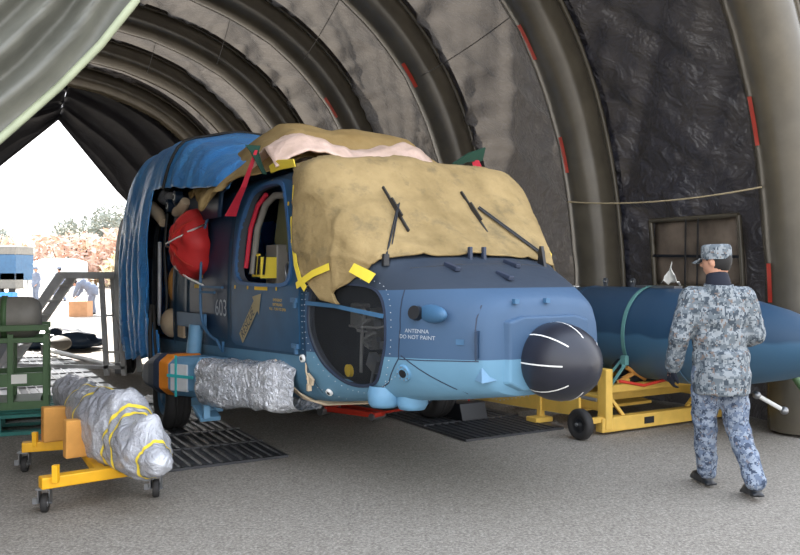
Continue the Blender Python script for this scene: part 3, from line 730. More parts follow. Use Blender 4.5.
boxloft([(-3.3, -1.36, -1.04, .47, .74), (-2.9, -1.26, -.98, .48, .78), (-2.55, -1.10, -.85, .52, .80)]).obj('beam_neck', M['blue_mid'], heli)
boxloft([(-4.11, -1.575, -1.14, .41, .78), (-4.09, -1.575, -1.14, .40, .79), (-4.03, -1.535, -1.14, .40, .785), (-4.0, -1.52, -1.14, .41, .77)]).obj('orange_lamp_band', M['orange'], heli, bevel=.01)
boxloft([(-4.11, -1.575, -1.14, .40, .79), (-4.18, -1.61, -1.14, .40, .79), (-4.35, -1.62, -1.16, .40, .77), (-4.60, -1.61, -1.20, .41, .70), (-4.85, -1.57, -1.26, .44, .59), (-4.95, -1.52, -1.32, .47, .53)]).obj('gear_fairing', M['deck'], heli, bevel=.03)
g = G(); RB = Matrix.Rotation(math.atan2(.16, .30), 3, 'Z'); g.box((-3.86, -1.445, .585), (.22, .03, .25), RB); pl = g.obj('access_plate', M['alu'], bm_, bevel=.008)
g = G(); g.box((-3.88, -1.475, .60), (.026, .006, .38), RB); g.box((-3.83, -1.450, .60), (.34, .006, .028), RB); g.obj('cyan_tape_cross', M['cyan'], bm_)
g = G(); g.ball((-4.88, -1.53, .50), .035); g.obj('blue_lens', M['cyan'], heli)
g = G(); g.box((-3.55, -1.28, .37), (.40, .18, .08)); g.box((-3.36, -1.34, .33), (.26, .18, .04), Matrix.Rotation(.3, 3, 'Y')); g.box((-3.22, -1.38, .36), (.04, .06, .12)); g.cyl((-3.7, -1.2, .38), (-3.3, -1.24, .38), .04, .04)
g.obj('step_bracket', M['blue_light'], heli, bevel=.008)
G().cyl((-4.1, -1.25, .75), (-4.1, -1.22, 1.05), .07, .07, 20).obj('shock_strut', M['blue_light'], heli)
G().cyl((-4.41, -1.25, .345), (-4.41, -1.10, .5), .05, .06, 12).obj('axle', M['blue_light'], heli)
g = G(); g.cyl((-3.62, 1.05, .345), (-3.62, .85, .62), .06, .07, 12); g.obj('axle', M['blue_light'], heli)
# engine cowling on the roof (mostly under the covers)
secs = []
for x, hw, zt in ((-2.75, .55, 2.40), (-3.1, .70, 2.50), (-3.5, .80, 2.56), (-4.2, .90, 2.66), (-5.2, .92, 2.80), (-7.6, .92, 2.85), (-8.3, .7, 2.6)): secs.append((x, -hw, hw, 2.25, zt))
boxloft(secs).obj('engine_cowling', M['blue_deep'], heli, bevel=.04)
# exposed roof edge behind the cockpit: panel, bolts, boots
g = G(); vs = []
for x in frange(-5.15, -3.5, .1):
    vs += [V(x, -1.17, 2.06), V(x, -1.15, 2.28 + .02 * math.sin(x * 9)), V(x, -1.0, 2.46)]
g.add(vs, [(3 * i + j, 3 * i + j + 1, 3 * i + 4 + j, 3 * i + 3 + j) for i in range(len(vs) // 3 - 1) for j in (0, 1)], True); g.obj('roof_edge_panel', M['blue_deep'], heli, thick=.02)
for x, z_, r_, m_ in ((-4.95, 2.35, .075, 'white'), (-5.25, 2.28, .075, 'white')):
    o = G().cyl((x, -1.14, z_), (x, -1.22, z_), r_, r_ * .95, 20).obj('roof_roller', M['blue_deep'], heli); G().cyl((x, -1.22, z_), (x, -1.226, z_), r_ * .5, r_ * .5, 16).obj('roller_washer', M['white'], o); G().cyl((x, -1.226, z_), (x, -1.235, z_), r_ * .3, r_ * .3, 12).obj('roller_bolt', M['blackmetal'], o)
g = G(); g.tube([(-4.55, -1.20, 2.28), (-4.65, -1.22, 2.20), (-4.85, -1.22, 2.18), (-4.95, -1.20, 2.22)], [.05, .06, .05, .03], 10); g.obj('cable_boot', M['tan'], heli)
g = G(); g.tube([(-5.9, -1.22, 2.33), (-5.75, -1.24, 2.25), (-5.6, -1.22, 2.2), (-5.4, -1.22, 2.1)], [.05, .08, .07, .05], 10); g.obj('cable_boot', M['tan'], heli)
g = G(); g.ball((-5.75, -1.1, 2.42), (.22, .1, .1)); g.ball((-5.45, -1.12, 2.40), (.16, .08, .06)); g.obj('bubble_wrap_bundle', M['wrap'], heli)
for pts in ([(-5.0, -1.2, 2.3), (-4.7, -1.19, 2.15), (-4.5, -1.19, 2.17), (-4.2, -1.17, 2.1)], [(-5.6, -1.22, 2.1), (-5.72, -1.22, 1.9), (-5.74, -1.2, 1.5), (-5.74, -1.2, .95)], [(-5.3, -1.2, 2.2), (-5.36, -1.22, 1.8), (-5.32, -1.2, 1.3), (-5.4, -1.2, .85)]):
    G().tube(rounded([(p[0], p[2]) for p in pts], 1) and [V(*p) for p in pts], .018, 8).obj('cable', M['blackmetal'], heli)
G().cyl((-5.7, -1.19, 1.9), (-5.72, -1.19, .95), .022, .022, 10).obj('grey_pole', M['alu'], heli)
# things inside the open cabin door
g = G(); g.box((-5.6, -1.0, 1.25), (.5, .1, .35)); g.box((-5.45, -.98, 1.6), (.3, .1, .25)); g.obj('cabin_equipment', M['greytank'], heli, bevel=.02)
g = G(); g.ball((-5.35, -1.08, 1.42), (.16, .1, .22)); g.obj('brown_bag', M['foam'], heli)
g = G(); g.ball((-5.3, -1.15, 1.0), (.22, .12, .16)); g.obj('cream_bag', M['tan'], heli)
g = G(); g.box((-4.75, -1.19, .98), (.2, .04, .2)); g.obj('foam_pad', M['tan'], heli, bevel=.01)
# interior seen through the cockpit window and the chin window
g = G(); g.box((-3.05, -.78, 1.55), (.26, .16, .5)); g.obj('equipment_rack', M['greytank'], heli, bevel=.01)
g = G(); g.box((-2.93, -.93, 1.60), (.02, .14, .18)); g.box((-3.12, -.97, 1.62), (.16, .02, .2)); g.obj('warning_placard', M['tape'], heli)
g = G()
for i in range(4): g.beam((-2.90 - .07 * i, -.985, 1.54), (-2.86 - .07 * i, -.985, 1.70), .006, .02, (0, 1, 0))
g.obj('warning_stripe', M['blackmetal'], heli)
g = G().tube([(-2.62, -.82, 1.2), (-2.64, -.84, 1.7), (-2.66, -.82, 2.1)], .03, 10); g.tube([(-2.52, -.86, 1.3), (-2.5, -.88, 1.6), (-2.6, -.86, 1.8)], .012, 8); g.obj('grey_post', M['blackmetal'], heli)
g = G().lathe((-2.58, -.88, 1.56), (0, 1, 0), [(-.01, .09), (.01, .09), (.01, .07), (-.01, .07), (-.01, .09)], 20); g.obj('ring_handle', M['steel'], heli)
g = G(); g.box((-3.0, -.72, 2.0), (.35, .1, .5), Matrix.Rotation(.3, 3, 'Y')); g.obj('seat_back', mat('olive_webbing', srgb(104, 104, 72), .9), heli, bevel=.03)
G().tube([onside(s_, z_, -.06) for s_, z_ in ((-3.24, 1.6), (-3.2, 1.95), (-3.1, 2.15), (-2.95, 2.24))], .022, 8).obj('red_trim', M['redstrap'], heli)
G().tube([onside(s_, z_, -.08) for s_, z_ in ((-3.14, 1.55), (-3.1, 1.95), (-2.98, 2.15), (-2.8, 2.22), (-2.6, 2.2))], .03, 8).obj('door_seal_tube', M['greytank'], heli)
g = G(); g.box((-1.62, -.35, 1.15), (.10, .5, .28), Matrix.Rotation(.2, 3, 'Y')); g.box((-1.55, -.42, .93), (.14, .3, .08)); g.box((-1.75, -.6, 1.25), (.2, .06, .16)); ip = g.obj('instrument_console', M['greytank'], heli, bevel=.01)
g = G()
for i in range(5):
    for j in range(3): g.cyl((-1.56, -.15 - .1 * i, 1.08 + .08 * j), (-1.55, -.15 - .1 * i - .002, 1.08 + .08 * j), .02, .02, 10)
for q in ((-1.45, -.62, 1.2), (-1.4, -.6, 1.05)): g.box(q, (.10, .03, .05))
g.obj('gauge', M['steel'], ip)
for yy in (-.68, -.52):
    g = G(); g.box((-1.42, yy, .93), (.12, .07, .10), Matrix.Rotation(.5, 3, 'Y')); g.tube([(-1.42, yy, .93), (-1.5, yy, .75)], .012, 6); g.obj('rudder_pedal', M['steel'], heli)
g = G(); g.box((-1.3, -.62, .86), (.22, .12, .12)); g.obj('pedal_box', M['blackmetal'], heli)
G().cyl((-1.62, -.78, .86), (-1.62, -.81, .86), .045, .045, 18).obj('yellow_port', M['ylabel'], heli)
g = G(); rd = random.Random(5)
for q in range(9): g.box((-1.60 + rd.uniform(-.08, .08), -.66 + rd.uniform(-.03, .03), 1.05 + .03 * q), (rd.uniform(.04, .14), .04, .018), Matrix.Rotation(rd.uniform(-.5, .5), 3, 'Y'))
g.tube([(-1.62, -.68, .85), (-1.60, -.68, 1.1), (-1.55, -.68, 1.3)], .014, 8); g.tube([(-1.75, -.7, 1.17), (-1.4, -.66, 1.17), (-1.3, -.62, 1.2)], .01, 8); g.obj('pedal_linkage', M['greytank'], heli)
# wipers
def wiper(base, elbow, b0, b1):
    e = bpy.data.objects.new('windshield_wiper', None); COL.objects.link(e); e.parent = heli; e.empty_display_size = .1
    g = G(); g.tube([base, [(p + q) / 2 for p, q in zip(base, elbow)], elbow], .009, 6); g.tube([V(*base) + V(0, .03, 0), V(*elbow) + V(0, .01, .01)], .006, 6)
    g.cyl(V(*base) - V(0, 0, .05), V(*base) + V(0, 0, .03), .03, .025, 12); g.obj('wiper_arm', M['blackmetal'], e)
    g = G(); g.beam(b0, b1, .014, .02); g.beam((V(*b0) * .7 + V(*b1) * .3) + V(.02, 0, .01), (V(*b0) * .3 + V(*b1) * .7) + V(.02, 0, .01), .012, .02); g.obj('wiper_blade', M['black'], e)
WIPERS = True

# ---------------------------------------------------------------- covers over the helicopter (own objects)
def put(o):  # place a mesh modelled in helicopter coordinates
    o.location = (HX, HY, 0); o.rotation_euler = (0, 0, HA); return o
def lerp_tab(tab, x):
    if x <= tab[0][0]: return tab[0][1]
    for (a, ya), (b, yb) in zip(tab, tab[1:]):
        if x <= b: return ya + (yb - ya) * (x - a) / (b - a)
    return tab[-1][1]
FR = [(-.47, -1.52), (-.445, -1.60), (-.41, -1.44), (-.36, -1.33), (-.28, -1.25), (-.18, -1.17), (0, -1.13), (.2, -1.15), (.30, -1.22), (.38, -1.30), (.42, -1.42)]
BK = [(-.47, -1.72), (-.44, -1.90), (-.40, -2.03), (-.34, -2.08), (-.28, -2.10), (-.24, -2.2), (-.18, -2.5), (0, -2.62), (.2, -2.5), (.30, -2.2), (.42, -2.05)]
def canvas_pt(u, v):
    a = -.47 + .89 * u; s0, s1 = lerp_tab(BK, a), lerp_tab(FR, a); s_ = s0 + (s1 - s0) * v
    e = .035 + .02 * noise.noise(V(s_ * 3, a * 7, 1)) + .018 * abs(noise.noise(V(s_ * 1.3 + a * 4, a * 9, 5)))
    ss = s_; mid = max(0, 1 - abs(a) / .32)
    e += .035 * math.exp(-((s_ + 2.02) / .22) ** 2) * (1 if abs(a) < .4 else .3)      # padded roof edge
    e += .02 * math.exp(-((a + .02) / .03) ** 2)                                    # centre post
    e += .012 * math.sin(s_ * 18 + a * 6) * math.exp(-((s_ + 1.2) / .14) ** 2)
    e += .012 * math.exp(-((s_ + 1.62 + .15 * a) / .03) ** 2)
    e += .022 * (1 - abs(2 * ((s_ * 2.1 + a * 3.3) % 1) - 1)) ** 6 * (.4 + noise.noise(V(a * 6, s_ * 2, 3))) + .016 * (1 - abs(2 * ((a * 7 - s_ * 1.3) % 1) - 1)) ** 8
    if v > .96: e -= .012
    p = hull_xy(ss, a, e)
    return p
g = G(); g.grid(canvas_pt, 110, 64)
cv = put(g.obj('windshield_canvas', M['canvas'], None, thick=.012))
tag(cv, 'stained tan canvas sheet draped over the helicopter windshield', 'canvas cover')
def canvas_at(a, s_, e=.012):
    s0, s1 = lerp_tab(BK, a), lerp_tab(FR, a); v = max(0, min(1, (s_ - s0) / (s1 - s0)))
    p = canvas_pt((a + .47) / .89, v); q = hull_xy(s_, a, 0); n = (hull_xy(s_, a, .1) - q).normalized(); return p + n * e
# second canvas over the roof behind
def canvas2(u, v):
    s_ = -2.75 - 1.9 * v
    y = -lerp_tab([(-4.8, 1.15), (-4.1, 1.18), (-3.6, 1.34), (-3.3, 1.28), (-2.75, 1.02)], s_) + 2.05 * u
    ridge = lerp_tab([(-4.8, 2.72), (-4.2, 2.86), (-3.7, 2.93), (-3.2, 2.82), (-2.75, 2.52)], s_)
    side = abs(y) / 1.22
    z = ridge - (ridge - 2.40) * max(0, (side - .45) / .55) ** 1.3
    if y < -.85: z -= .25 * ((-.85 - y) / .37) * (.4 + .9 * abs(noise.noise(V(s_ * 3, 2, 2)))) * (1 if s_ < -3.2 else .6)
    if y > .85: z -= .1
    z += .07 * noise.noise(V(s_ * 2.2, y * 2.5, 4)) + .05 * abs(noise.noise(V(s_ * 1.2 + y * 3, y * 1.2, 9)))
    return V(s_ + .12 * noise.noise(V(y * 3, 3, s_)) + (.5 * v * (1 - side)), y, z)
g = G(); g.grid(canvas2, 60, 50); tag(put(g.obj('roof_canvas', M['canvas2'], None, thick=.012)), 'brown canvas heaped over the helicopter roof, hanging down in points above the door', 'canvas cover')
def pink(u, v):
    y = -1.05 + 1.55 * u; s_ = -2.35 - .62 * v - .25 * abs(u - .4)
    z = 2.50 + .17 * math.sin(PI * v) + .05 * math.sin(u * 9) - .10 * max(0, (-y - .75) / .3) ** 1.5 + .04 * noise.noise(V(u * 12, v * 6, 1)) - .10 * max(0, (y - .3))
    return V(s_, y, z)
g = G(); g.grid(pink, 50, 20); tag(put(g.obj('foam_sheet', M['pink'], None, thick=.012)), 'crumpled pale pink padding sheet tucked between the two canvas covers', 'padding sheet')
# blue tarpaulin
TP = [(-1.30, .50), (-1.34, .9), (-1.34, 1.5), (-1.32, 2.1), (-1.27, 2.46), (-1.18, 2.78), (-1.0, 3.01), (-.6, 3.09), (0, 3.12), (.6, 3.09), (1.0, 3.01), (1.2, 2.7), (1.34, 2.1), (1.34, .55)]
def tarp_path(v):
    x = v * (len(TP) - 1); i = min(int(x), len(TP) - 2); u = x - i
    p0, p1, p2, p3 = TP[max(i - 1, 0)], TP[i], TP[i + 1], TP[min(i + 2, len(TP) - 1)]
    return [.5 * (2 * p1[k_] + (p2[k_] - p0[k_]) * u + (2 * p0[k_] - 5 * p1[k_] + 4 * p2[k_] - p3[k_]) * u * u + (3 * p1[k_] - p0[k_] - 3 * p2[k_] + p3[k_]) * u ** 3) for k_ in (0, 1)]
NU, NV = 110, 150
def tarp(u, v):
    y, z = tarp_path(v); s_ = -3.3 - 4.8 * u
    k_ = 1
    if s_ < -6.9: k_ = 1 - .30 * ((-6.9 - s_) / 1.2) ** 2
    zt = 1 if s_ < -5.2 else 1 - .07 * (s_ + 5.2); k_ = k_ if s_ < -5.2 else 1 - .05 * (s_ + 5.2)
    z = 2.44 + (z - 2.44) * (1 if zt == 1 else max(0, zt - (1 - zt) * 3)) if z > 2.44 else z; y *= k_; z = .45 + (z - .45) * (1 - (1 - k_) * .8)
    n = V(0, y, (z - 1.5) * .9).normalized()
    d = .05 * noise.noise(V(s_ * 1.6, y * 2, z * .8)) + .05 * abs(noise.noise(V(s_ * 3.2 + z * .8, y, z * .35)))
    if z < 2.5: d += .035 * math.sin(s_ * 17 + 1.5 * noise.noise(V(z, s_, 0))) * min(1, (2.6 - z))
    sh = 0
    if z < 2.5 and u > .3: sh = .12 * noise.noise(V(z * 1.3, 4, 2)) + .10 * (z - 1.5) * .3
    if z < .6: z += .10 * math.sin(s_ * 3) + .05
    return V(s_ + sh, y, z) + n * d
g = G(); g.grid(tarp, NU, NV)
keep = []
for f in g.f:
    c = sum((g.v[i] for i in f), Vector()) / 4; i, j = divmod(f[0], NV + 1)
    s_ = -3.3 - 4.8 * i / NU; y, z = tarp_path(j / NV)
    lim = 2.45
    front = -5.62 - .10 * math.sin(z * 2.2) + .75 * (z < 1.5) * (1.5 - z)
    if s_ > front and z < lim: continue
    keep.append(f)
g.f = keep; g.sm = [True] * len(keep)
# rear closing sheet
n0 = len(g.v); edge = [NU * (NV + 1) + j for j in range(NV + 1)]
tpv = tag(put(g.obj('blue_tarpaulin', M['tarp'], None, thick=.01)), 'large blue tarpaulin wrapped over the rear and engine deck of the helicopter', 'tarpaulin')
g = G(); g.add([tarp(1, j / NV) for j in range(NV + 1)], [tuple(range(NV + 1))]); o = g.obj('rear_sheet', M['tarp'], tpv)
g = G(); g.tube([tarp((-5.1 + 3.3) / -4.8 + .002 * i, .30 + i * .03) + V(.0, -.02, .015) for i in range(11)], .016, 8); g.obj('black_cord', M['black'], tpv)
g = G(); g.tube([(-5.35, -1.36, 1.2), (-5.25, -1.40, .9), (-5.22, -1.40, .6)], .022, 8); g.tube([(-5.25, -1.36, 1.2), (-5.12, -1.38, .85), (-5.1, -1.36, .5)], .014, 8); tag(put(g.obj('black_strap', M['black'], None)), 'black straps hanging at the lower front edge of the blue tarpaulin', 'strap')
# red cover over the bubble window
C0 = onside(-4.28, 1.835, .0)
g = G()
def redf(u, v):
    a = 2 * PI * u; b = PI / 2 * v; f = 1 + .03 * math.cos(8 * a) * math.sin(b)
    r_ = math.sin(b) * f; n_ = .04 * noise.noise(V(math.cos(a) * 2, math.sin(a) * 2, v * 3))
    return C0 + V(.34 * v * f * math.cos(a), -.27 * math.sqrt(max(0, 1 - v ** 2.6)) - n_, .35 * v * f * math.sin(a))
g.grid(redf, 64, 16); g.add([redf(i / 64, 1) for i in range(64)], [tuple(range(64))])
rc = tag(put(g.obj('window_cover', M['red'], None, weld=True)), 'round red fabric cover over the bubble window', 'cover')
g = G()
for k_, a in enumerate((.4, 1.2, 2.0, 2.8, 3.6, 4.4)): pass
g.tube([redf(.06 + .38 * i / 20, .86 + .0 * i) + V(0, -.01, 0) for i in range(1)] + [C0 + V(.35, -.05, .18), C0 + V(.2, -.26, .06), C0 + V(0, -.33, .0), C0 + V(-.2, -.28, -.02), C0 + V(-.33, -.08, -.06)], .008, 6)
g.tube([C0 + V(-.22, -.22, -.12), C0 + V(-.1, -.22, -.23), C0 + V(.1, -.15, -.33), C0 + V(.32, -.06, -.40)], .009, 6)
g.tube([C0 + V(-.36, -.02, .1), C0 + V(-.42, -.04, -.05), C0 + V(-.36, -.05, -.2), C0 + V(-.3, -.08, -.26)], .014, 6)
g.obj('white_cord', M['white'], rc)
g = G()
for a in (.12, .25, .38, .62, .75, .88): g.tube([redf(a, i / 10) + V(0, -.004, 0) for i in range(1, 10)], .005, 5)
g.obj('cover_seam', M['redpaint'], rc)
# red warning streamer and green straps
def band(pts, w, wd=(1, 0, 0)):
    g = G(); vs = []; wd = Vector(wd).normalized()
    for p, ww in zip(pts, w): vs += [V(*p) - wd * ww / 2, V(*p) + wd * ww / 2]
    g.add(vs, [(2 * i, 2 * i + 1, 2 * i + 3, 2 * i + 2) for i in range(len(pts) - 1)]); return g
HR = HM.to_3x3(); HI = HM.inverted()
def cz(s_, t_, z_): return (s_, -t_, z_)
wiper(cz(-1.22, .73, 1.66), cz(-1.52, .46, 2.06), cz(-1.68, .50, 2.20), cz(-1.37, .46, 1.86))
wiper(cz(-1.20, -.62, 1.70), cz(-1.58, -.30, 2.07), cz(-1.70, -.22, 2.20), cz(-1.38, -.25, 1.85))
tag(put(band([(-2.76, -1.10, 2.57), (-2.82, -1.13, 2.43), (-2.93, -1.15, 2.28), (-3.08, -1.16, 2.17), (-3.22, -1.17, 2.05)], [.025, .035, .045, .065, .10], (.25, 1, 0)).obj('red_streamer', M['redstrap'], None, thick=.006)), 'red warning streamer hanging from the roof in front of the cockpit door', 'streamer')
tag(put(band([(-2.84, -1.10, 2.62), (-2.80, -1.10, 2.56), (-2.72, -1.09, 2.46), (-2.62, -1.08, 2.36)], [.13, .07, .045, .035], (.1, 1, 0)).obj('green_webbing_strap', M['darkgreen'], None, thick=.008)), 'dark green webbing strap above the cockpit door, next to the red streamer', 'strap')
tag(put(band([(-2.32, .55, 2.50), (-2.30, .70, 2.58), (-2.28, .86, 2.62)], [.04, .08, .12], (.4, 0, 1)).obj('green_webbing_strap', M['darkgreen'], None, thick=.02)), 'dark green webbing strap end sticking up at the far side of the windshield canvas', 'strap')
tag(put(band([(-2.3, .78, 2.56), (-2.27, .84, 2.40)], [.07, .08], (1, 1, 0)).obj('red_streamer', M['redstrap'], None, thick=.006)), 'short red streamer at the far side of the windshield canvas', 'streamer')
# yellow tapes holding the canvas
def tape_on(pts, w, lab):
    """pts on the hull side (s, z)"""
    g = strip(pts, w, .075)
    return tag(put(g.obj('yellow_tape', M['tape'], None, thick=.004)), lab, 'tape', 'yellow tapes on the windshield canvas')
tape_on([(-2.10, 1.98), (-2.06, 1.8), (-2.0, 1.62), (-1.93, 1.50), (-1.86, 1.44)], .05, 'long yellow tape down the near edge of the windshield canvas')
tape_on([(-1.98, 1.46), (-1.78, 1.55), (-1.60, 1.60)], .05, 'yellow tape across the hanging corner of the windshield canvas')
tape_on([(-1.40, 1.585), (-1.22, 1.50)], .06, 'short yellow tape just left of the near wiper foot')
tape_on([(-2.12, 2.16), (-2.05, 2.16)], .11, 'small square yellow tape beside the cockpit window')
tag(put(band([(-2.62, -1.03, 2.40), (-2.45, -1.02, 2.42), (-2.22, -.985, 2.41)], [.06, .08, .06], (0, -.3, 1)).obj('yellow_tape', M['tape'], None, thick=.01)), 'crumpled yellow tape above the cockpit window', 'tape', 'yellow tapes on the windshield canvas')
# far side of the canvas: white edge and yellow tape
tag(put(band([(-1.9, .99, 1.98), (-1.6, .95, 1.83), (-1.32, .82, 1.68)], [.05, .06, .05], (0, 0, 1)).obj('yellow_tape', M['tape'], None, thick=.01)), 'yellow tape along the far edge of the windshield canvas', 'tape', 'yellow tapes on the windshield canvas')
# foil round the beam neck
def foilf(u, v):
    x = -3.34 + 1.16 * u; a = 2 * PI * v
    cy = lerp_tab([(-3.34, -1.26), (-3.0, -1.19), (-2.7, -1.08), (-2.38, -.96), (-2.18, -.88)], x); cz_ = lerp_tab([(-3.34, .60), (-3.0, .61), (-2.7, .64), (-2.38, .66), (-2.18, .66)], x)
    ry = lerp_tab([(-3.34, .19), (-3.0, .18), (-2.7, .17), (-2.38, .20), (-2.18, .13)], x); rz = lerp_tab([(-3.34, .20), (-3.0, .19), (-2.7, .18), (-2.38, .20), (-2.18, .16)], x)
    c, s_ = math.cos(a), math.sin(a); f = 1 / (abs(c) ** 4 + abs(s_) ** 4) ** .25
    n_ = 1 + .12 * noise.noise(V(x * 7, c * 2, s_ * 2)) + .08 * abs(noise.noise(V(x * 20, c * 4, s_ * 5)))
    return V(x, cy + ry * c * f * n_, cz_ + rz * s_ * f * n_)
g = G(); g.grid(foilf, 60, 48); tag(put(g.obj('foil_wrap', M['foil'], None)), 'shiny silver foil wrapped round the beam in front of the main wheel', 'foil wrap')
g = strip([(-2.48, .86), (-2.42, .78), (-2.3, .66), (-2.18, .57), (-2.12, .54)], .05, .03); tag(put(g.obj('tan_tape', M['tan'], None, thick=.01)), 'tan tape along the front edge of the silver foil', 'tape')
# red hydraulic jack lying on the mat under the belly
jk = thing('floor_jack', 'low red floor jack on the mat under the helicopter belly', 'jack', HM @ V(-4.0, .42, .035), HA + .4)
g = G(); g.beam((-.35, -.12, .07), (.35, -.06, .06), .04, .06); g.beam((-.35, .12, .07), (.35, .06, .06), .04, .06); g.box((-.3, 0, .07), (.08, .3, .05)); g.box((.3, 0, .06), (.12, .16, .05)); g.obj('jack_frame', M['redpaint'], jk, bevel=.008)
G().cyl((-.3, -.2, .05), (-.3, .2, .05), .045, .045, 14).obj('roller', M['steel'], jk); G().cyl((.32, -.1, .04), (.32, .1, .04), .035, .035, 14).obj('roller', M['steel'], jk)
G().cyl((.34, .02, .07), (.62, .1, .13), .014, .014, 8).obj('jack_handle', M['redpaint'], jk)
# wheel chock and red ground pin
ck = G().prism([(-.18, 0), (.16, 0), (.10, .17), (-.02, .17)], lambda p: V(p[0], -.16, p[1]), lambda p: V(p[0], .16, p[1])).obj('wheel_chock', M['blackmetal'], None, bevel=.008)
ck.location = HM @ V(-3.35, 1.42, .034); ck.rotation_euler = (0, 0, HA); tag(ck, 'black wheel chock in front of the far main wheel', 'chock')
rp = thing('red_flagged_pin', 'thin red ribbon pin hanging near the far main wheel', 'pin', HM @ V(-3.5, 1.55, .035)); G().cyl((0, 0, 0), (0, 0, .42), .011, .011, 8).obj('rod', M['redpaint'], rp); G().lathe((0, 0, 0), (0, 0, 1), [(0, 0), (0, .06), (.02, .06), (.03, 0)], 16).obj('foot', M['steel'], rp)

# ---------------------------------------------------------------- external fuel tank and its yellow trolley (helicopter-aligned frame)
TT = 3.0
tk = thing('fuel_tank', 'long blue drop tank lying on the yellow trolley', 'fuel tank', HM @ V(0, TT, .93), HA)
kk_ = NT('tank_paint', .42, 0, .5); o_ = kk_.sep(); hz = kk_.math('ADD', o_[2], kk_.math('MULTIPLY_ADD', kk_.noise(1.3, 2), .25, -.125))
kk_.col(kk_.mix(kk_.math('MULTIPLY', kk_.noise(4, 5), .2), kk_.ramp(kk_.math('ADD', hz, .5), [(0, srgb(60, 98, 126)), (.50, srgb(60, 98, 126)), (.53, srgb(32, 64, 92)), (1, srgb(32, 62, 90))]), srgb(90, 110, 124))); M['tank'] = kk_.m
pr = [(-5.1, 0), (-5.05, .06), (-4.7, .2), (-4.2, .34), (-3.6, .44), (-3.1, .47), (-2.0, .47), (-1.6, .455), (-1.2, .40), (-.8, .31), (-.45, .20), (-.15, .08), (-.08, 0)]
G().lathe((0, 0, 0), (1, 0, 0), pr, 56).obj('tank_shell', M['tank'], tk)
g = G()
for x in (-3.1, -1.62): g.lathe((x, 0, 0), (1, 0, 0), [(-.006, .468), (-.006, .476), (.006, .476), (.006, .468)], 56)
g.obj('weld_band', M['tank'], tk)
for x in (-2.95, -2.55):
    g = G(); g.box((x, 0, .49), (.05, .02, .06)); g.lathe((x, 0, .53), (0, 1, 0), [(-.01, .035), (.01, .035), (.01, .015), (-.01, .015), (-.01, .035)], 14); g.obj('lifting_lug', M['steel'], tk)
g = G(); g.box((-2.2, .0, .475), (.5, .12, .03)); g.obj('pylon_plate', M['steel'], tk)
g = G(); pts = [V(-2.27 + .05 * math.cos(a), -.488 * math.cos(a) * 1, .488 * math.sin(a)) for a in frange(-.5, 2.6, .12)]
sv = []
for p in pts: sv += [p + V(-.022, 0, 0), p + V(.022, 0, 0)]
g.add(sv, [(2 * i, 2 * i + 1, 2 * i + 3, 2 * i + 2) for i in range(len(pts) - 1)])
W0 = HM @ V(0, TT, .93)
o = g.obj('lashing_strap', M['greenstrap'], None, thick=.006); o.location = W0; o.rotation_euler = (0, 0, HA); tag(o, 'pale green lashing strap over the drop tank', 'strap')
g = G(); q = [V(-2.22, -.43, -.23), V(-2.12, -.58, -.30), V(-2.12, -.80, -.52)]
for a, b in zip(q, q[1:]): g.beam(a, b, .035, .008)
g.beam((-2.27, -.43, -.23), (-2.22, -.80, -.5), .03, .008); g.box((-2.16, -.52, -.24), (.06, .05, .09)); g.obj('strap_ratchet', M['greenstrap'], o)
pp = G(); pp.grid(lambda u, v: V(.16 * (u - .5) * (1.2 - v), .10 * math.sin(v * 2.2 + u * 3) , .01 + .20 * v + .05 * noise.noise(V(u * 5, v * 5, 0))), 10, 8); pp = pp.obj('white_paper', M['paper'], None, thick=.003); pp.location = HM @ V(-2.03, TT - .02, 1.425); pp.rotation_euler = (.2, .1, HA + .5); tag(pp, 'crumpled white paper on top of the drop tank', 'paper')
cl_ = G(); cl_.grid(lambda u, v: V(.3 * (u - .5), .1 * (v - .5), .02 + .02 * noise.noise(V(u * 8, v * 5, 0))), 10, 4); cl_ = cl_.obj('white_rag', M['paper'], None, thick=.006); cl_.location = HM @ V(-3.5, TT - .05, 1.372); cl_.rotation_euler = (0, 0, HA); tag(cl_, 'white rag on the drop tank beside the helicopter nose', 'rag')
tr = thing('yellow_trolley', 'yellow four wheeled transport trolley under the blue drop tank', 'trolley', HM @ V(0, 0, 0), HA)
YM = M['yellow']
def L_(s_, t_, z_): return V(s_, -t_, z_)
for s_, nm in ((-2.12, 'front_beam'), (-4.9, 'rear_beam')): G().box(L_(s_, -3.0, .095), (.10, 1.8, .14)).obj(nm, YM, tr, bevel=.01)
for t_ in (-2.18, -3.82):
    G().box(L_(-3.5, t_, .29), (2.75, .07, .15)).obj('side_rail', YM, tr, bevel=.01)
    for s_ in (-2.12, -4.9): G().box(L_(s_, t_, .34), (.12, .09, .58)).obj('corner_post', YM, tr, bevel=.01)
G().box(L_(-2.2, -3.0, .415), (.07, 1.55, .075)).obj('upper_crossbar', YM, tr, bevel=.008)
G().box(L_(-2.45, -3.0, .30), (.07, 1.5, .09)).obj('middle_crossbar', YM, tr, bevel=.008)
g = G(); g.box(L_(-2.75, -2.75, .20), (.5, .95, .03), Matrix.Rotation(.1, 3, 'Y')); g.box(L_(-3.5, -3.0, .16), (.12, 1.6, .10)); g.obj('deck_plate', YM, tr)
G().beam(L_(-2.15, -2.22, .40), L_(-2.12, -2.42, .16), .03, .03).obj('corner_brace', YM, tr); G().beam(L_(-2.15, -3.35, .16), L_(-2.15, -3.6, .38), .03, .03).obj('corner_brace', YM, tr)
g = G(); g.box(L_(-2.066, -2.72, .098), (.006, .13, .065)); g.obj('data_plate', M['blackmetal'], tr)
g = G(); g.box(L_(-2.85, -1.98, .05), (.16, .22, .05)); g.box(L_(-2.88, -2.02, .22), (.06, .06, .34)); g.box(L_(-2.88, -2.1, .38), (.06, .2, .05)); g.obj('foot_bracket', YM, tr, bevel=.006)
g = G()
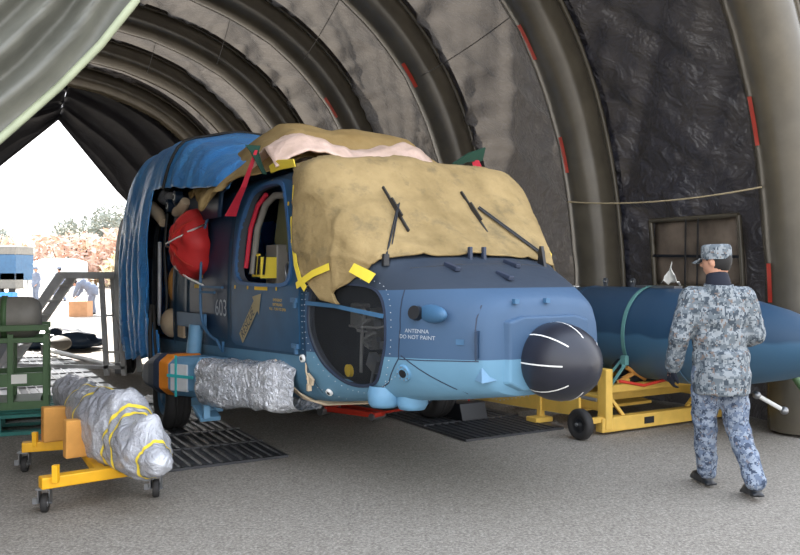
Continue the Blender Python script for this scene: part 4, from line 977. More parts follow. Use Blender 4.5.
for t_ in (-2.04,):
    vs = [L_(-2.3, t_, .36), L_(-3.3, t_, .40), L_(-5.4, t_, .25), L_(-5.4, t_, .07), L_(-4.1, t_, .08), L_(-2.3, t_, .16)]
    n = len(vs); g.add(vs + [v + V(0, -.03, 0) for v in vs], [tuple(range(n)), tuple(range(n, 2 * n))[::-1]] + [(i, (i + 1) % n, n + (i + 1) % n, n + i) for i in range(n)])
g.obj('drawbar_arm', YM, tr)
for s_, z_ in ((-3.55, .32), (-3.2, .36)): G().cyl(L_(s_, -2.0, z_), L_(s_, -2.07, z_), .035, .035, 14).obj('pivot_bolt', M['blackmetal'], tr)
def twheel(s_, t_, R=.145, w=.09):
    e = bpy.data.objects.new('trolley_wheel', None); COL.objects.link(e); e.parent = tr; e.location = L_(s_, t_, R)
    h = w / 2; G().lathe((0, 0, 0), (0, 1, 0), [(-h * .6, R * .5), (-h, R * .7), (-h * .9, R * .92), (-h * .5, R), (h * .5, R), (h * .9, R * .92), (h, R * .7), (h * .6, R * .5)], 32).obj('tire', M['black'], e)
    G().lathe((0, 0, 0), (0, 1, 0), [(-h * .9, 0), (-h * .9, R * .14), (-h * .4, R * .2), (-h * .4, R * .45), (-h * .65, R * .52), (h * .65, R * .52), (h * .4, R * .45), (h * .4, R * .2), (h * .9, R * .14), (h * .9, 0)], 24).obj('hub', M['blackmetal'], e)
    g = G(); g.cyl((0, -h, 0), (0, -h - .012, 0), .018, .015, 10); g.cyl((0, h * .5, 0), (0, h + .08, 0), .016, .016, 8); g.obj('axle_nut', M['steel'], e)
for s_, t_ in ((-2.05, -1.80), (-2.05, -4.02), (-4.9, -1.95), (-4.9, -4.02)): twheel(s_, t_)
G().beam(L_(-2.08, -1.86, .15), L_(-2.12, -2.15, .15), .05, .05).obj('axle', YM, tr); G().cyl(L_(-2.05, -3.8, .145), L_(-2.05, -3.98, .145), .02, .02, 8).obj('axle', M['steel'], tr)
for s_ in (-2.35, -3.9):
    g = G()
    for q in range(24):
        a0 = PI * (1.18 + .64 * q / 24); a1 = PI * (1.18 + .64 * (q + 1) / 24)
        g.beam(V(s_, TT + .505 * math.cos(a0), .93 + .505 * math.sin(a0)), V(s_, TT + .505 * math.cos(a1), .93 + .505 * math.sin(a1)), .14, .05, (1, 0, 0))
    g.obj('saddle', M['blackmetal'], tr)
    for c_ in (-1, 1):
        g = G(); g.beam(V(s_ + .08, TT + c_ * .52, .46), V(s_ + .08, TT + c_ * .28, .66 - .12), .03, .035); g.beam(V(s_ + .08, TT + c_ * .12, .46), V(s_ + .08, TT + c_ * .38, .60), .03, .035); g.obj('cross_brace', M['foam'], tr)
for t_ in (-2.62, -3.38): G().box(L_(-3.1, t_, .44), (1.7, .06, .10)).obj('cradle_rail', YM, tr, bevel=.008)
G().box(L_(-2.62, -3.0, .44), (.06, .76, .16)).obj('cradle_plate', YM, tr, bevel=.008)
g = G(); g.box(V(-2.32, TT - .1, .48), (.1, 1.2, .05)); g.obj('cradle_bar', M['blackmetal'], tr)
g = G(); g.tube([V(-2.0, TT - .75, .52), V(-1.98, TT - .45, .46), V(-1.98, TT - .1, .50), V(-2.0, TT + .3, .45)], .016, 6); g.obj('red_hose', M['redpaint'], tr)
for k_, (a, b, ws) in enumerate(((.70, .62, 0), (.45, .5, 0))): pass
g = G(); g.cyl(L_(-2.6, -2.2, .645), L_(-2.5, -2.5, .64), .03, .03, 10); g.obj('blue_rod', M['blue_mid'], tr)
g = G(); g.cyl(L_(-2.5, -1.98, .36), L_(-2.15, -2.1, .33), .018, .018, 8); g.obj('towing_pin', M['steel'], tr)

# ---------------------------------------------------------------- people
def limb(g, pts, rs, n=14):
    for p, q, a, b in zip(pts, pts[1:], rs, rs[1:]): g.cyl(p, q, a, b, n)
    for p, a in zip(pts, rs): g.ball(p, a, n, 8)
def remesh(o, vx, it=6):
    m_ = o.modifiers.new('r', 'REMESH'); m_.mode = 'VOXEL'; m_.voxel_size = vx; m_.use_smooth_shade = True
    if it: s_ = o.modifiers.new('s', 'SMOOTH'); s_.iterations = it; s_.factor = .5
    return o
def hand(g, wrist, d, up, side, r=.0085):
    """palm plus five curled fingers; d = towards fingertips, side = thumb direction"""
    wrist, d, up, side = Vector(wrist), Vector(d).normalized(), Vector(up).normalized(), Vector(side).normalized()
    g.cyl(wrist - d * .04, wrist + d * .015, .027, .03, 12)
    R = Matrix((side, up, d)).transposed(); g.ball(wrist + d * .05, (.042, .018, .055), 16, 10, R)
    for k_, (off, ln) in enumerate(((.032, .072), (.011, .082), (-.011, .076), (-.031, .06))):
        b = wrist + d * .085 + side * off; p1 = b + d * ln * .42 + up * .012; p2 = p1 + d * ln * .28 + up * .022; p3 = p2 + d * ln * .12 + up * .026
        limb(g, [b - d * .02, p1, p2, p3], [r * 1.05, r, r * .92, r * .8], 8)
    b = wrist + d * .025 + side * .034; limb(g, [b, b + d * .03 + side * .026 + up * .008, b + d * .058 + side * .03 + up * .02], [r * 1.3, r * 1.15, r * .95], 8)
def person(loc, rz, J, label, mats, vx=.011, gloves=False, detail=True, name='person', extra=None, group=None):
    root = thing(name, label, 'person', loc, rz, group)
    jk_m, tr_m = mats
    P = {k_: Vector(v) for k_, v in J.items()}
    hd = P['head']; fd = Vector(J.get('face', (0, 1, 0))).normalized(); sd = fd.cross(V(0, 0, 1)).normalized(); upv = sd.cross(fd)
    HRm = Matrix((sd, fd, upv)).transposed()
    body = G()
    body.ball(hd, (.078, .098, .118), 20, 14, HRm); body.ball(hd + fd * .035 - upv * .055, (.05, .055, .055), 14, 8, HRm)
    body.cyl(hd - upv * .05, P['neck'], .055, .062, 14)
    body.ball(hd + fd * .102 - upv * .012, (.014, .022, .022), 10, 6, HRm)                    # nose
    body.ball(hd + fd * .085 - upv * .052, (.024, .016, .008), 10, 6, HRm)                   # lips
    for e in (-1, 1): body.ball(hd + sd * .080 * e - upv * .005, (.012, .022, .032), 10, 6, HRm)  # ears
    limb(body, [P['neck'], P['chest'], P['hip']], [.06, .09, .09])
    for e, q in ((-1, 'l'), (1, 'r')):
        limb(body, [P['sh' + q], P['el' + q], P['wr' + q]], [.055, .042, .028])
        limb(body, [P['hj' + q], P['kn' + q], P['an' + q]], [.085, .06, .042])
        dirn = (P['wr' + q] - P['el' + q]).normalized(); up_ = Vector(J.get('palm' + q, (0, 1, 0))); th = dirn.cross(up_).normalized() * (1 if q == 'l' else -1)
        hand(body, P['wr' + q], dirn, up_, Vector(J.get('thumb' + q, tuple(th))), .0085)
    bo = remesh(body.obj('body', M['skin'], root), .009 if detail else .02, 3 if detail else 1)
    # face details
    for e in (-1, 1): G().ball(hd + fd * .088 + sd * .03 * e + upv * .012, .011, 10, 6).obj('eye', M['blackmetal'], root)
    G().ball(hd - fd * .012 + upv * .012, (.083, .098, .112), 20, 12, HRm).obj('hair', M['hair'], root)
    jk = G()
    for p, r_ in ((P['chest'] + V(0, 0, .10), (.185, .115, .10)), (P['chest'], (.20, .135, .16)), ((P['chest'] + P['hip']) / 2, (.195, .13, .18)), (P['hip'] + V(0, 0, .02), (.20, .135, .16)), (P['hip'] - V(0, 0, .10), (.205, .15, .12))):
        jk.ball(p, r_, 24, 12)
    limb(jk, [P['shl'], P['shr']], [.085, .085]); limb(jk, [P['neck'] - V(0, 0, .02), P['chest']], [.075, .12])
    h0 = P['hip'] - V(0, 0, .235); jk.lathe(h0, (0, 0, 1), [(0, .0), (0, .195), (.14, .20), (.3, .17), (.3, 0)], 24)
    for e, q in ((-1, 'l'), (1, 'r')): limb(jk, [P['sh' + q], P['el' + q], P['el' + q] * .35 + P['wr' + q] * .65, P['wr' + q] - (P['wr' + q] - P['el' + q]).normalized() * .02], [.085, .073, .064, .058])
    o = remesh(jk.obj('jacket', jk_m, root), vx, 5); tx = bpy.data.textures.new('folds', 'CLOUDS'); tx.noise_scale = .09; d_ = o.modifiers.new('d', 'DISPLACE'); d_.texture = tx; d_.strength = .022; d_.mid_level = .5
    tg = G()
    tg.ball(P['hip'] - V(0, 0, .06), (.15, .10, .14), 20, 10)
    for q in 'lr': limb(tg, [P['hj' + q], (P['hj' + q] + P['kn' + q]) / 2, P['kn' + q], (P['kn' + q] + P['an' + q]) / 2, P['an' + q] + V(0, 0, .02)], [.096, .098, .085, .078, .072])
    o = remesh(tg.obj('trousers', tr_m, root), vx, 5); d_ = o.modifiers.new('d', 'DISPLACE'); d_.texture = tx; d_.strength = .03; d_.mid_level = .5
    for q in 'lr':
        f = Vector(J.get('foot' + q, (0, 1, 0))).normalized(); a = P['an' + q]; g = G(); sdv = f.cross(V(0, 0, 1)).normalized(); Rm = Matrix((sdv, f, sdv.cross(f))).transposed()
        limb(g, [a, a - V(0, 0, .03) + f * .0], [.05, .045]); g.ball(a + f * .07 - V(0, 0, .045), (.045, .13, .038), 16, 8, Rm); g.box(a + f * .06 - V(0, 0, .072), (.085, .26, .022), Rm)
        remesh(g.obj('boot', M['blackmetal'], root), .012 if detail else .02, 2)
    if gloves:
        for q in 'lr':
            g = G(); dirn = (P['wr' + q] - P['el' + q]).normalized(); up_ = Vector(J.get('palm' + q, (0, 1, 0))); th = dirn.cross(up_).normalized() * (1 if q == 'l' else -1)
            hand(g, P['wr' + q], dirn, up_, Vector(J.get('thumb' + q, tuple(th))), .0115); remesh(g.obj('glove', M['navycloth'], root), .008, 1)
    if extra: extra(root, hd, fd, sd, upv, HRm, P)
    return root
def soldier_extra(root, hd, fd, sd, upv, R, P):
    g = G(); c = hd + upv * .055
    g.lathe(c - fd * .005, upv - fd * .05, [(-.04, .100), (0, .104), (.04, .102), (.058, .096), (.066, .08), (.068, 0)], 32)
    cap = g.obj('cap', M['camo'], root)
    g = G(); g.grid(lambda u, v: c - upv * .02 + fd * (.085 + .085 * v * (1 - .55 * abs(2 * u - 1) ** 2.5)) + sd * (2 * u - 1) * (.088 - .02 * v) - upv * (.03 * v + .012 * (2 * u - 1) ** 2), 14, 6)
    g.obj('cap_brim', M['camo'], cap, thick=.006)
    g = G(); g.lathe(P['neck'] + V(0, 0, -.02), (hd - P['neck']), [(-.01, .085), (.02, .088), (.05, .082), (.085, .076), (.10, .070), (.09, .062)], 24); g.obj('neck_warmer', M['navycloth'], root)
    g = G(); g.lathe(P['neck'] + V(0, 0, -.05), V(0, -.1, 1), [(-.02, .115), (.02, .105), (.055, .098), (.058, .090), (.02, .095)], 24); g.obj('collar', M['camo'], root)
tcx = -.075
person((2.32, 5.65, 0), 0, dict(head=(tcx - .0, .03, 1.640), face=(-.72, .68, -.08), neck=(tcx, -.01, 1.475), chest=(tcx, -.01, 1.25), hip=(tcx + .02, 0, .95),
    shl=(tcx - .185, 0, 1.385), ell=(tcx - .275, -.02, 1.12), wrl=(tcx - .29, .09, .875), shr=(tcx + .185, 0, 1.385), elr=(tcx + .26, .0, 1.12), wrr=(tcx + .16, .24, 1.02),
    hjl=(tcx - .09, 0, .86), knl=(tcx - .055, .10, .49), anl=(tcx - .0, .20, .10), hjr=(tcx + .11, 0, .86), knr=(tcx + .13, -.0, .49), anr=(tcx + .19, -.17, .115),
    footl=(-.15, 1, 0), footr=(.05, 1, -.12), palml=(.9, .3, 0), palmr=(-.9, .2, 0)),
    'man in grey digital camouflage uniform and cap, seen from behind, walking towards the drop tank', (M['camo'], M['camo2']), .011, True, True, extra=soldier_extra)
def cap_extra(root, hd, fd, sd, upv, R, P):
    g = G(); g.lathe(hd + upv * .045, upv, [(-.03, .104), (.04, .104), (.06, .09), (.065, 0)], 20); g.box(hd + upv * .02 + fd * .12, (.13, .10, .012), R); g.obj('cap', M['overall'], root)
STAND = dict(head=(0, .02, 1.62), face=(0, 1, 0), neck=(0, 0, 1.46), chest=(0, 0, 1.23), hip=(0, 0, .93), shl=(-.18, 0, 1.37), ell=(-.24, -.03, 1.1), wrl=(-.2, .1, .88), shr=(.18, 0, 1.37), elr=(.24, -.03, 1.1), wrr=(.2, .1, .88),
    hjl=(-.09, 0, .85), knl=(-.10, .03, .48), anl=(-.12, 0, .10), hjr=(.09, 0, .85), knr=(.10, .03, .48), anr=(.12, 0, .10))
person((-18.2, 40, 0), 2.6, STAND, 'distant person in blue-grey uniform standing outside, nearest the parked vehicle', (M['overall'], M['overall']), .03, detail=False, extra=cap_extra)
WALK = dict(STAND); WALK.update(knl=(-.10, .16, .48), anl=(-.1, .22, .10), anr=(.1, -.25, .13), wrl=(-.25, .15, .9), wrr=(.3, -.2, .9))
person((-16.6, 39, 0), 1.2, WALK, 'distant person in blue-grey uniform walking outside in front of the white round tank', (M['overall'], M['overall']), .03, detail=False, extra=cap_extra)
BEND = dict(head=(0, .62, 1.12), face=(0, .6, -.8), neck=(0, .50, 1.15), chest=(0, .34, 1.08), hip=(0, .0, .93), shl=(-.18, .42, 1.10), ell=(-.22, .50, .85), wrl=(-.15, .62, .66), shr=(.18, .42, 1.10), elr=(.22, .5, .85), wrr=(.15, .62, .66),
    hjl=(-.09, 0, .85), knl=(-.12, .06, .48), anl=(-.14, 0, .10), hjr=(.09, 0, .85), knr=(.12, .06, .48), anr=(.14, 0, .10))
person((-10.75, 28, 0), PI / 2, BEND, 'distant person in blue-grey uniform bending over the cardboard box outside', (M['overall'], M['overall']), .03, detail=False, extra=cap_extra)
# ---------------------------------------------------------------- wrapped load on the yellow dolly, front left
dl = thing('yellow_dolly', 'low yellow caster dolly carrying the silver wrapped load', 'dolly', (-2.25, 5.9, 0))
def D_(x, y, z): return V(x + 2.25, y - 5.9, z)
def gz(px, y, z):   # a point of the photograph at a known height
    D = (1.58 - z) * 800 / (y - 270); return V((px - 400) / 800 * D, D, z)
ya, yb = gz(40, 483, .22), gz(158, 465, .22); yc, yd = gz(22, 447, .22), gz(92, 442, .22)
DY = M['yellow_deep']; off = V(-2.25, 5.9, 0)
G().beam(ya - off, yb - off, .09, .075).obj('cross_beam', DY, dl, bevel=.008)
G().beam(yc - off, yd - off, .09, .075).obj('cross_beam', DY, dl, bevel=.008)
G().beam(ya * .5 + yb * .5 - off - V(0, 0, .0), yc * .2 + yd * .8 - off, .07, .06).obj('spine_beam', DY, dl, bevel=.008)
for p in (ya, yc): G().box(p - off + V(.10, 0, .06), (.035, .035, .11)).obj('lock_pin', DY, dl)
def caster(p, R=.062):
    e = bpy.data.objects.new('caster', None); COL.objects.link(e); e.parent = dl; e.location = V(p.x, p.y, R) - off
    G().lathe((0, 0, 0), (1, .25, 0), [(-.018, R * .55), (-.022, R * .9), (-.012, R), (.012, R), (.022, R * .9), (.018, R * .55)], 28).obj('tire', M['black'], e)
    G().lathe((0, 0, 0), (1, .25, 0), [(-.024, 0), (-.024, R * .3), (-.014, R * .56), (.014, R * .56), (.024, R * .3), (.024, 0)], 20).obj('hub', M['steel'], e)
    g = G()
    for q in (-1, 1): g.box((q * .033, q * .008, .045), (.006, .045, .09))
    g.box((0, 0, .095), (.09, .08, .012)); g.cyl((0, 0, .1), (0, 0, .125), .03, .03, 12); g.cyl((-.06, 0, 0), (.045, 0, 0), .008, .008, 8); g.box((-.065, 0, .01), (.03, .02, .04)); g.obj('fork', M['steel'], e)
for q in ((45, 512), (156, 497), (25, 472), (88, 463)):
    p = gz(q[0], q[1], .0); caster(p)
P0, P1 = V(-2.86, 6.85, .56), V(-1.47, 4.98, .36)
def podf(u, v, wr=1):
    c = P0.lerp(P1, u); d = (P1 - P0).normalized(); sx = d.cross(V(0, 0, 1)).normalized(); up = sx.cross(d)
    r_ = lerp_tab([(0, .03), (.015, .14), (.06, .17), (.2, .17), (.32, .20), (.45, .245), (.58, .27), (.68, .265), (.72, .21), (.80, .20), (.88, .18), (.93, .12), (.98, .085), (.999, .05), (1, .0)], u)
    a = 2 * PI * v; ca, sa = math.cos(a), math.sin(a)
    tw = a + u * 9; r_ *= .9; w = 1 + wr * (.13 * noise.noise(V(u * 7 + ca * 1.2, ca * 1.5, sa * 1.5)) + .20 * abs(noise.noise(V(u * 5, math.cos(tw) * 2.2, math.sin(tw) * 2.2))) + .05 * noise.noise(V(u * 30, ca * 3, sa * 3)) - .05)
    peak = .12 * math.exp(-((u - .70) / .05) ** 2) * max(0, sa) ** 3 + .10 * math.exp(-((u - .88) / .04) ** 2) * max(0, sa) ** 4
    sag = -.07 * math.exp(-((u - .5) / .3) ** 2) * max(0, -sa) ** 2
    return c + sx * (r_ * ca * w) + up * (r_ * sa * w + peak + sag * (1 if sa < 0 else 0))
g = G(); g.grid(podf, 150, 72); ld = g.obj('wrapped_load', M['wrap'], None)
tag(ld, 'long load wrapped in silver plastic with yellow tape bands, on the yellow dolly', 'wrapped load')
for u0, tl in ((.27, .02), (.50, -.02), (.72, .015), (.78, -.02), (.925, .01)):
    g = G(); g.grid(lambda u, v: podf(u0 + .010 * v + tl * math.sin(2 * PI * u), u) + (podf(u0, u) - P0.lerp(P1, u0)).normalized() * .006, 72, 3); g.obj('yellow_tape_band', M['tape'], ld)
dv = (P1 - P0).normalized(); sv_ = dv.cross(V(0, 0, 1)).normalized()
for u0, dr in ((.27, .0), (.55, .0)):
    c = P0.lerp(P1, u0); R = Matrix((dv, -sv_, V(0, 0, 1))).transposed(); yaw = math.atan2(dv.y, dv.x)
    o = G().prism([(-.33, 0), (.20, 0), (.24, .28), (.15, .32), (.05, .14), (-.08, .10), (-.16, .26), (-.33, .27)], lambda p: V(-.045, p[0], p[1]), lambda p: V(.045, p[0], p[1])).obj('foam_saddle', M['foam'], None, bevel=.01)
    o.location = (c.x, c.y, .257); o.rotation_euler = (0, 0, yaw); tag(o, 'tan foam saddle block on the dolly under the wrapped load, ' + ('rear one' if u0 < .4 else 'front one'), 'foam block', 'foam saddle blocks under the wrapped load')
for k_, (u0, zz) in enumerate(((.36, .30),)):
    c = P0.lerp(P1, u0) + sv_ * .02; o = G().cyl((-.16, 0, 0), (.16, 0, 0), .045, .045, 16).obj('black_cylinder', M['blackmetal'], None); o.location = (c.x - .0, c.y - .05, .305); o.rotation_euler = (0, 0, .1); tag(o, 'small black cylinder lying on the dolly between the foam blocks', 'cylinder')

# ---------------------------------------------------------------- green cradle with grey tank on a teal pallet
cr0 = V(-3.97, 8.1, 0)
pal = thing('teal_pallet', 'teal plastic pallet under the green cradle', 'pallet', cr0, .38)
g = G()
for y in (-.5, 0, .5): g.box((0, y, .02), (1.5, .12, .035))
g.obj('bottom_slats', M['teal'], pal)
for x in (-.68, -.1, .60):
    for y in (-.5, 0, .5): G().box((x, y, .105), (.16, .13, .135)).obj('block', M['teal'], pal)
g = G()
for i in range(8): g.box((0, -.53 + i * .151, .188), (1.5, .11, .03))
g.obj('top_slats', M['teal'], pal)
cr = thing('green_cradle', 'green steel cradle frame holding a grey tank, standing on the teal pallet', 'cradle', cr0 + V(0, 0, .205), .38)
GM = M['green']
for x in (-.68, .04, .36):
    for y in (-.25, .25):
        G().box((x, y, .37), (.055, .055, .74)).obj('post', GM, cr, bevel=.005)
for y in (-.25, .25):
    for z_, hh in ((.03, .09), (.29, .13), (.68, .05), (.80, .06)):
        G().box((-.14, y, z_), (1.06, .05, hh)).obj('long_rail', GM, cr, bevel=.005)
for x in (-.64, .36):
    for z_ in (.03, .68): G().box((x, 0, z_), (.06, .5, .06)).obj('cross_rail', GM, cr)
G().cyl((-.2, -.08, .06), (-.2, -.08, .68), .075, .075, 18).obj('green_cylinder', GM, cr)
G().box((.12, -.28, .30), (.14, .006, .09)).obj('notice_card', M['paper'], cr)
G().box((-.14, 0, .05), (.9, .44, .05)).obj('tray', GM, cr)
gt = thing('grey_tank', 'grey cylindrical tank strapped on the green cradle', 'tank', cr0 + V(-.23, -.09, 1.10), .38)
G().lathe((0, 0, 0), (1, 0, 0), [(-1.2, 0), (-1.2, .16), (-1.15, .205), (.38, .21), (.47, .205), (.53, .17), (.56, .11), (.565, 0)], 36).obj('tank_shell', M['greytank'], gt)
for x in (.02, .22): G().lathe((x, 0, 0), (1, 0, 0), [(-.025, .212), (-.025, .222), (.025, .222), (.025, .212)], 36).obj('strap', GM, gt)
g = G(); g.box((.12, -.215, .06), (.10, .03, .09)); g.obj('buckle', M['blackmetal'], gt)
g = G(); g.box((.15, -.22, -.04), (.07, .03, .05)); g.obj('blue_tag', M['blue_mid'], gt)
# ---------------------------------------------------------------- metal step stand beyond
st = thing('step_stand', 'grey metal step stand with sloping ladder beside the blue tarpaulin', 'step stand', (-4.55, 12.2, 0))
AM = M['alu']
G().box((-.0, 0, 1.50), (1.15, .5, .10)).obj('platform', AM, st, bevel=.01)
for x0, x1, y in ((.08, .16, -.22), (.30, .42, -.22), (.08, .16, .25), (.38, .50, .25)): G().beam((x0, y, 1.46), (x1, y, .0), .07, .05, (0, 1, 0)).obj('leg', AM, st)
for y in (-.24, .24): G().beam((-.52, y, 1.5), (-1.55, y, .02), .045, .13, (0, 0, 1)).obj('ladder_rail', AM, st)
for i in range(6):
    f = (i + .7) / 6.5; G().box((-.52 - 1.03 * f, 0, 1.5 - 1.48 * f), (.16, .46, .03)).obj('step', AM, st)
G().beam((.14, -.22, .35), (.40, -.22, .35), .03, .03).obj('leg_brace', AM, st); G().beam((.10, -.22, .9), (.38, -.22, .9), .03, .03).obj('leg_brace', AM, st)
g = G(); g.beam((-1.4, -.22, .16), (.45, -.22, .12), .05, .05); g.obj('base_bar', AM, st)
G().lathe((.42, .0, .16), (1, 0, 0), [(-.05, .08), (-.06, .15), (.06, .15), (.05, .08)], 24).obj('wheel', M['black'], st)
tb = thing('tow_bar', 'long grey tow bar lying on the matting in front of the step stand', 'tow bar', (0, 0, 0)); a, b = gz(45, 349, .12), gz(120, 368, .10)
G().cyl(a, b, .04, .04, 12).obj('tube', AM, tb); o = G().box(b - V(0, 0, .0), (.12, .12, .16)); o.obj('coupling', M['steel'], tb, bevel=.01); G().box(a, (.12, .1, .2)).obj('end_fitting', M['steel'], tb, bevel=.01)
for lab, px, y, sc_, m_ in (('crumpled dark blue sheet bundle on the matting under the ladder of the step stand', 58, 350, (.75, .4, .24), 'blue_deep'), ('dark blue bag on the matting right of the round grey disc', 82, 348, (.42, .3, .15), 'blue_deep')):
    c = gz(px, y, .0); g = G(); g.ball((0, 0, 0), 1, 32, 20)
    g.v = [V(v.x * sc_[0], v.y * sc_[1], max(v.z, -.55) * sc_[2] + .55 * sc_[2]) * (1 + .28 * noise.noise(v * 2.2 + V(px, 0, 0))) for v in g.v]
    o = g.obj('cloth_bundle', M[m_], None); o.location = c + V(0, 0, .036); tag(o, lab, 'bundle')
c = gz(67, 352, 0); o = G().lathe((0, 0, 0), (.3, -.5, .8), [(-.03, 0), (-.03, .17), (-.01, .2), (.01, .2), (.03, .17), (.03, 0)], 28).obj('grey_disc', M['greytank'], None); o.location = c + V(0, -.3, .2); tag(o, 'round grey disc leaning on the dark blue bundle', 'disc')
o = thing('white_ramp', 'pale grey metal ramp leaning behind the green cradle', 'ramp', (-5.0, 10.0, 0)); G().beam((-.30, 0, .10), (.18, 0, .95), .3, .07, (0, 0, 1)).obj('ramp_board', M['alu'], o, bevel=.01); G().box((.02, -.16, .55), (.08, .02, .1)).obj('blue_label', M['blue_mid'], o)

# ---------------------------------------------------------------- outside, beyond the rear opening
bx = thing('cardboard_box', 'brown cardboard box on the bright ground outside', 'box', (-10.85 - .0, 27.2, 0)); G().box((0, 0, .26), (.62, .5, .52)).obj('carton', M['cardboard'], bx); G().box((0, 0, .525), (.64, .06, .006)).obj('packing_tape', M['tan'], bx)
wt = thing('white_round_tank', 'white round storage tank far outside between the walking person and the brush', 'tank', (-25.5, 60, 0))
G().lathe((0, 0, 0), (0, 0, 1), [(0, 1.95), (2.05, 1.95), (2.2, 1.85), (2.4, 1.2), (2.45, 0)], 40).obj('tank_shell', M['white'], wt); G().box((1.3, -1.5, .9), (.4, .1, .5)).obj('hatch', M['blackmetal'], wt)
tv = thing('equipment_vehicle', 'grey and blue equipment vehicle parked far outside at the left edge', 'vehicle', (-22.9, 45, 0))
G().box((0, 0, 1.75), (3.6, 2.2, 1.5)).obj('vehicle_body', M['blue_mid'], tv, bevel=.05); G().box((0, 0, 2.65), (3.6, 2.2, .5)).obj('roof_rack', M['greytank'], tv, bevel=.03)
for x in (-1.5, .2): G().box((x, -1.14, 1.7), (.55, .06, 2.6)).obj('ladder_frame', M['white'], tv)
for x in (-1.1, 1.2): G().lathe((x, -.9, .48), (0, 1, 0), [(-.15, .2), (-.16, .45), (-.1, .48), (.1, .48), (.16, .45), (.15, .2)], 24).obj('wheel', M['black'], tv)
G().box((1.35, -.6, 1.0), (.9, 1.0, .9)).obj('engine_box', M['greytank'], tv, bevel=.05)
fr = thing('white_frame_rack', 'white tube frame rack far outside beside the parked vehicle', 'rack', (-20.5, 46, 0)); g = G()
for x in (-.9, 0, .9): g.cyl((x, 0, 0), (x, 0, 1.9), .06, .06, 8)
g.cyl((-.9, 0, 1.9), (.9, 0, 1.9), .06, .06, 8); g.cyl((-.9, 0, 1.2), (.9, 0, 1.2), .05, .05, 8); g.obj('tube_frame', M['white'], fr)
bc = G().box((0, 0, .2), (.8, .6, .4)).obj('blue_crate', M['tarp'], None, bevel=.02); bc.location = (-21.4 + .8, 42, 0); tag(bc, 'blue crate on the ground far outside at the left edge', 'crate')
def bush(x, y, w, h, m_, lab, name='brush_thicket', cat='bush', trunk=0, group='brush and trees behind the tent', n=900, sd=0):
    rnd = random.Random(sd); root = thing(name, lab, cat, (x, y, 0), 0, group); g = G()
    for i in range(n):
        a, b = rnd.uniform(0, 2 * PI), rnd.uniform(-1, 1); r_ = rnd.uniform(.35, 1) ** .6
        c = V(w / 2 * r_ * math.cos(a) * math.sqrt(1 - b * b * .8), w / 3 * r_ * math.sin(a), trunk + (h - trunk) * (.5 + .5 * b * r_))
        q = rnd.uniform(.25, .6) * (.8 if trunk else 1); d = V(rnd.uniform(-1, 1), rnd.uniform(-1, 1), rnd.uniform(-.4, 1)).normalized(); e = d.orthogonal().normalized()
        g.add([c - d * q, c - e * q * .35, c + d * q, c + e * q * .35], [(0, 1, 2, 3)])
    g.obj('foliage', m_, root); g = G()
    for i in range(7 if not trunk else 3):
        a = rnd.uniform(0, 2 * PI); g.cyl((0, 0, 0), (w * .3 * math.cos(a), w * .2 * math.sin(a), h * .75), .12, .04, 6)
    g.obj('stem', M['bark'], root)
BZ = [('pinkish leafless brush at the far left behind the vehicle', -38, 72, 10, 4.6, 'twig'), ('pinkish brush with a rounded top behind the standing person', -31, 74, 8, 5.2, 'twig'), ('tan brush just left of the white round tank', -27.5, 76, 6, 4.6, 'twig2'),
      ('tall pinkish brush behind the white round tank', -24.5, 72, 7, 5.6, 'twig'), ('tan low brush right of the white round tank', -21.5, 66, 6, 3.2, 'twig2'), ('pinkish brush beside the blue tarpaulin', -25, 80, 8, 5.8, 'twig')]
for i, (lab, x, y, w, h, m_) in enumerate(BZ): bush(x, y, w, h, M[m_], lab, sd=i)
for i, (lab, x, y, w, h) in enumerate((('grey-green tree on the slope, tallest beside the blue tarpaulin', -37, 104, 7, 10.5), ('grey-green tree on the slope left of the tallest one', -43, 108, 8, 9.0), ('small grey tree far left on the slope', -58, 112, 8, 7.5), ('dark conifer like tree on the slope nearest the tarpaulin edge', -34.5, 96, 5, 8.8))):
    bush(x, y, w, h, M['leaf'], lab, 'tree', 'tree', 1.8, n=1300, sd=20 + i)

# ---------------------------------------------------------------- rope along the right wall, guy strap at the right edge
def rp_(k_, v, f):
    t_ = th_at(v); n = arch_n(t_); d = (-n * f[0] + TA * f[1]).normalized(); return arch(k_, t_) + d * (RR + .02)
def th_z(z): lo, hi = 0, PI / 2; return [(lo := (lo + hi) / 2) if arch(0, (lo + hi) / 2).z < z else (hi := (lo + hi) / 2) for _ in range(30)][-1]
def ribpt(k_, z, a_, b_):
    t_ = th_z(z); n = arch_n(t_); L = math.hypot(a_, b_); return arch(k_, t_) + (n * a_ + TA * b_) / L * (RR + .015)
a = ribpt(1, 2.48, -.95, .25); b = ribpt(0, 2.42, -.93, .37)
g = G(); g.tube([a + (b - a) * i / 16 - V(0, 0, .07 * 4 * (i / 16) * (1 - i / 16)) for i in range(17)], .009, 8); tag(g.obj('wall_rope', M['rope'], None), 'pale rope strung between two tent ribs along the right wall', 'rope')
g = G(); g.tube([V(3.42, 7.45, 1.0), V(3.52, 7.35, .75), V(3.72, 7.2, .38)], .035, 8); tag(g.obj('guy_strap', M['green'], None), 'green guy strap slanting down at the right edge of the tent', 'strap')
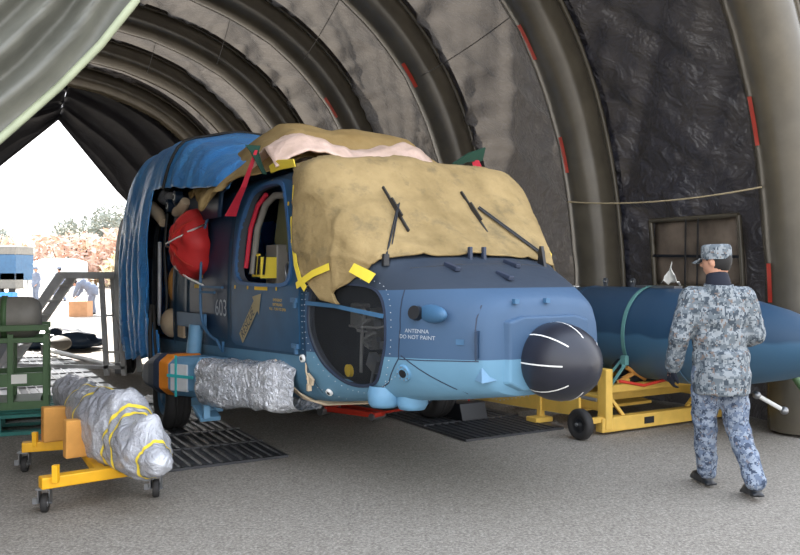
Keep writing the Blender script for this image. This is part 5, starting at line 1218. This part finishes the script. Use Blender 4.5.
tn = thing('turnbuckle', 'pale metal turnbuckle fixed low on the right tent rib', 'turnbuckle', (3.33, 7.42, .42)); g = G(); g.cyl((-.02, 0, .0), (.20, -.05, -.13), .02, .02, 10); g.obj('bar', M['white'], tn); [G().ball(q, .038).obj('eye_end', M['steel'], tn) for q in ((-.02, 0, 0), (.21, -.05, -.135))]

# ---------------------------------------------------------------- camera, sun, sky
cam = bpy.data.objects.new('camera', bpy.data.cameras.new('camera')); COL.objects.link(cam); sc.camera = cam
cam.location = (0, 0, 1.58); cam.rotation_euler = (PI / 2, 0, 0); cam.data.lens = 36; cam.data.sensor_width = 36; cam.data.shift_y = -7.5 / 800; cam.data.clip_end = 500
sun = bpy.data.objects.new('sun', bpy.data.lights.new('sun', 'SUN')); COL.objects.link(sun); sun.data.energy = SUN_E; sun.data.angle = .01; sun.data.color = (1, .94, .86)
az, el = math.radians(124), math.radians(35); dn = V(math.cos(az) * math.cos(el), math.sin(az) * math.cos(el), math.sin(el)); sun.rotation_euler = dn.to_track_quat('Z', 'Y').to_euler()
w = bpy.data.worlds.new('sky'); sc.world = w; w.use_nodes = True; n = w.node_tree; bg = n.nodes['Background']
tcw = n.nodes.new('ShaderNodeTexCoord'); sx = n.nodes.new('ShaderNodeSeparateXYZ'); rm = n.nodes.new('ShaderNodeValToRGB'); n.links.new(tcw.outputs['Generated'], sx.inputs[0]); n.links.new(sx.outputs[2], rm.inputs[0])
rm.color_ramp.elements[0].color = (1, .985, .97, 1); rm.color_ramp.elements[1].color = (.72, .82, 1, 1); n.links.new(rm.outputs[0], bg.inputs['Color']); bg.inputs['Strength'].default_value = SKY_E
vs_ = sc.view_settings; vs_.view_transform = 'Standard'; vs_.look = 'None'; vs_.gamma = 1; vs_.use_curve_mapping = False; vs_.exposure = EXPO
sc.display_settings.display_device = 'sRGB'
cy = sc.cycles; cy.max_bounces = 8; cy.diffuse_bounces = 5; cy.glossy_bounces = 3; cy.transmission_bounces = 6; cy.use_denoising = True; cy.sample_clamp_indirect = 8
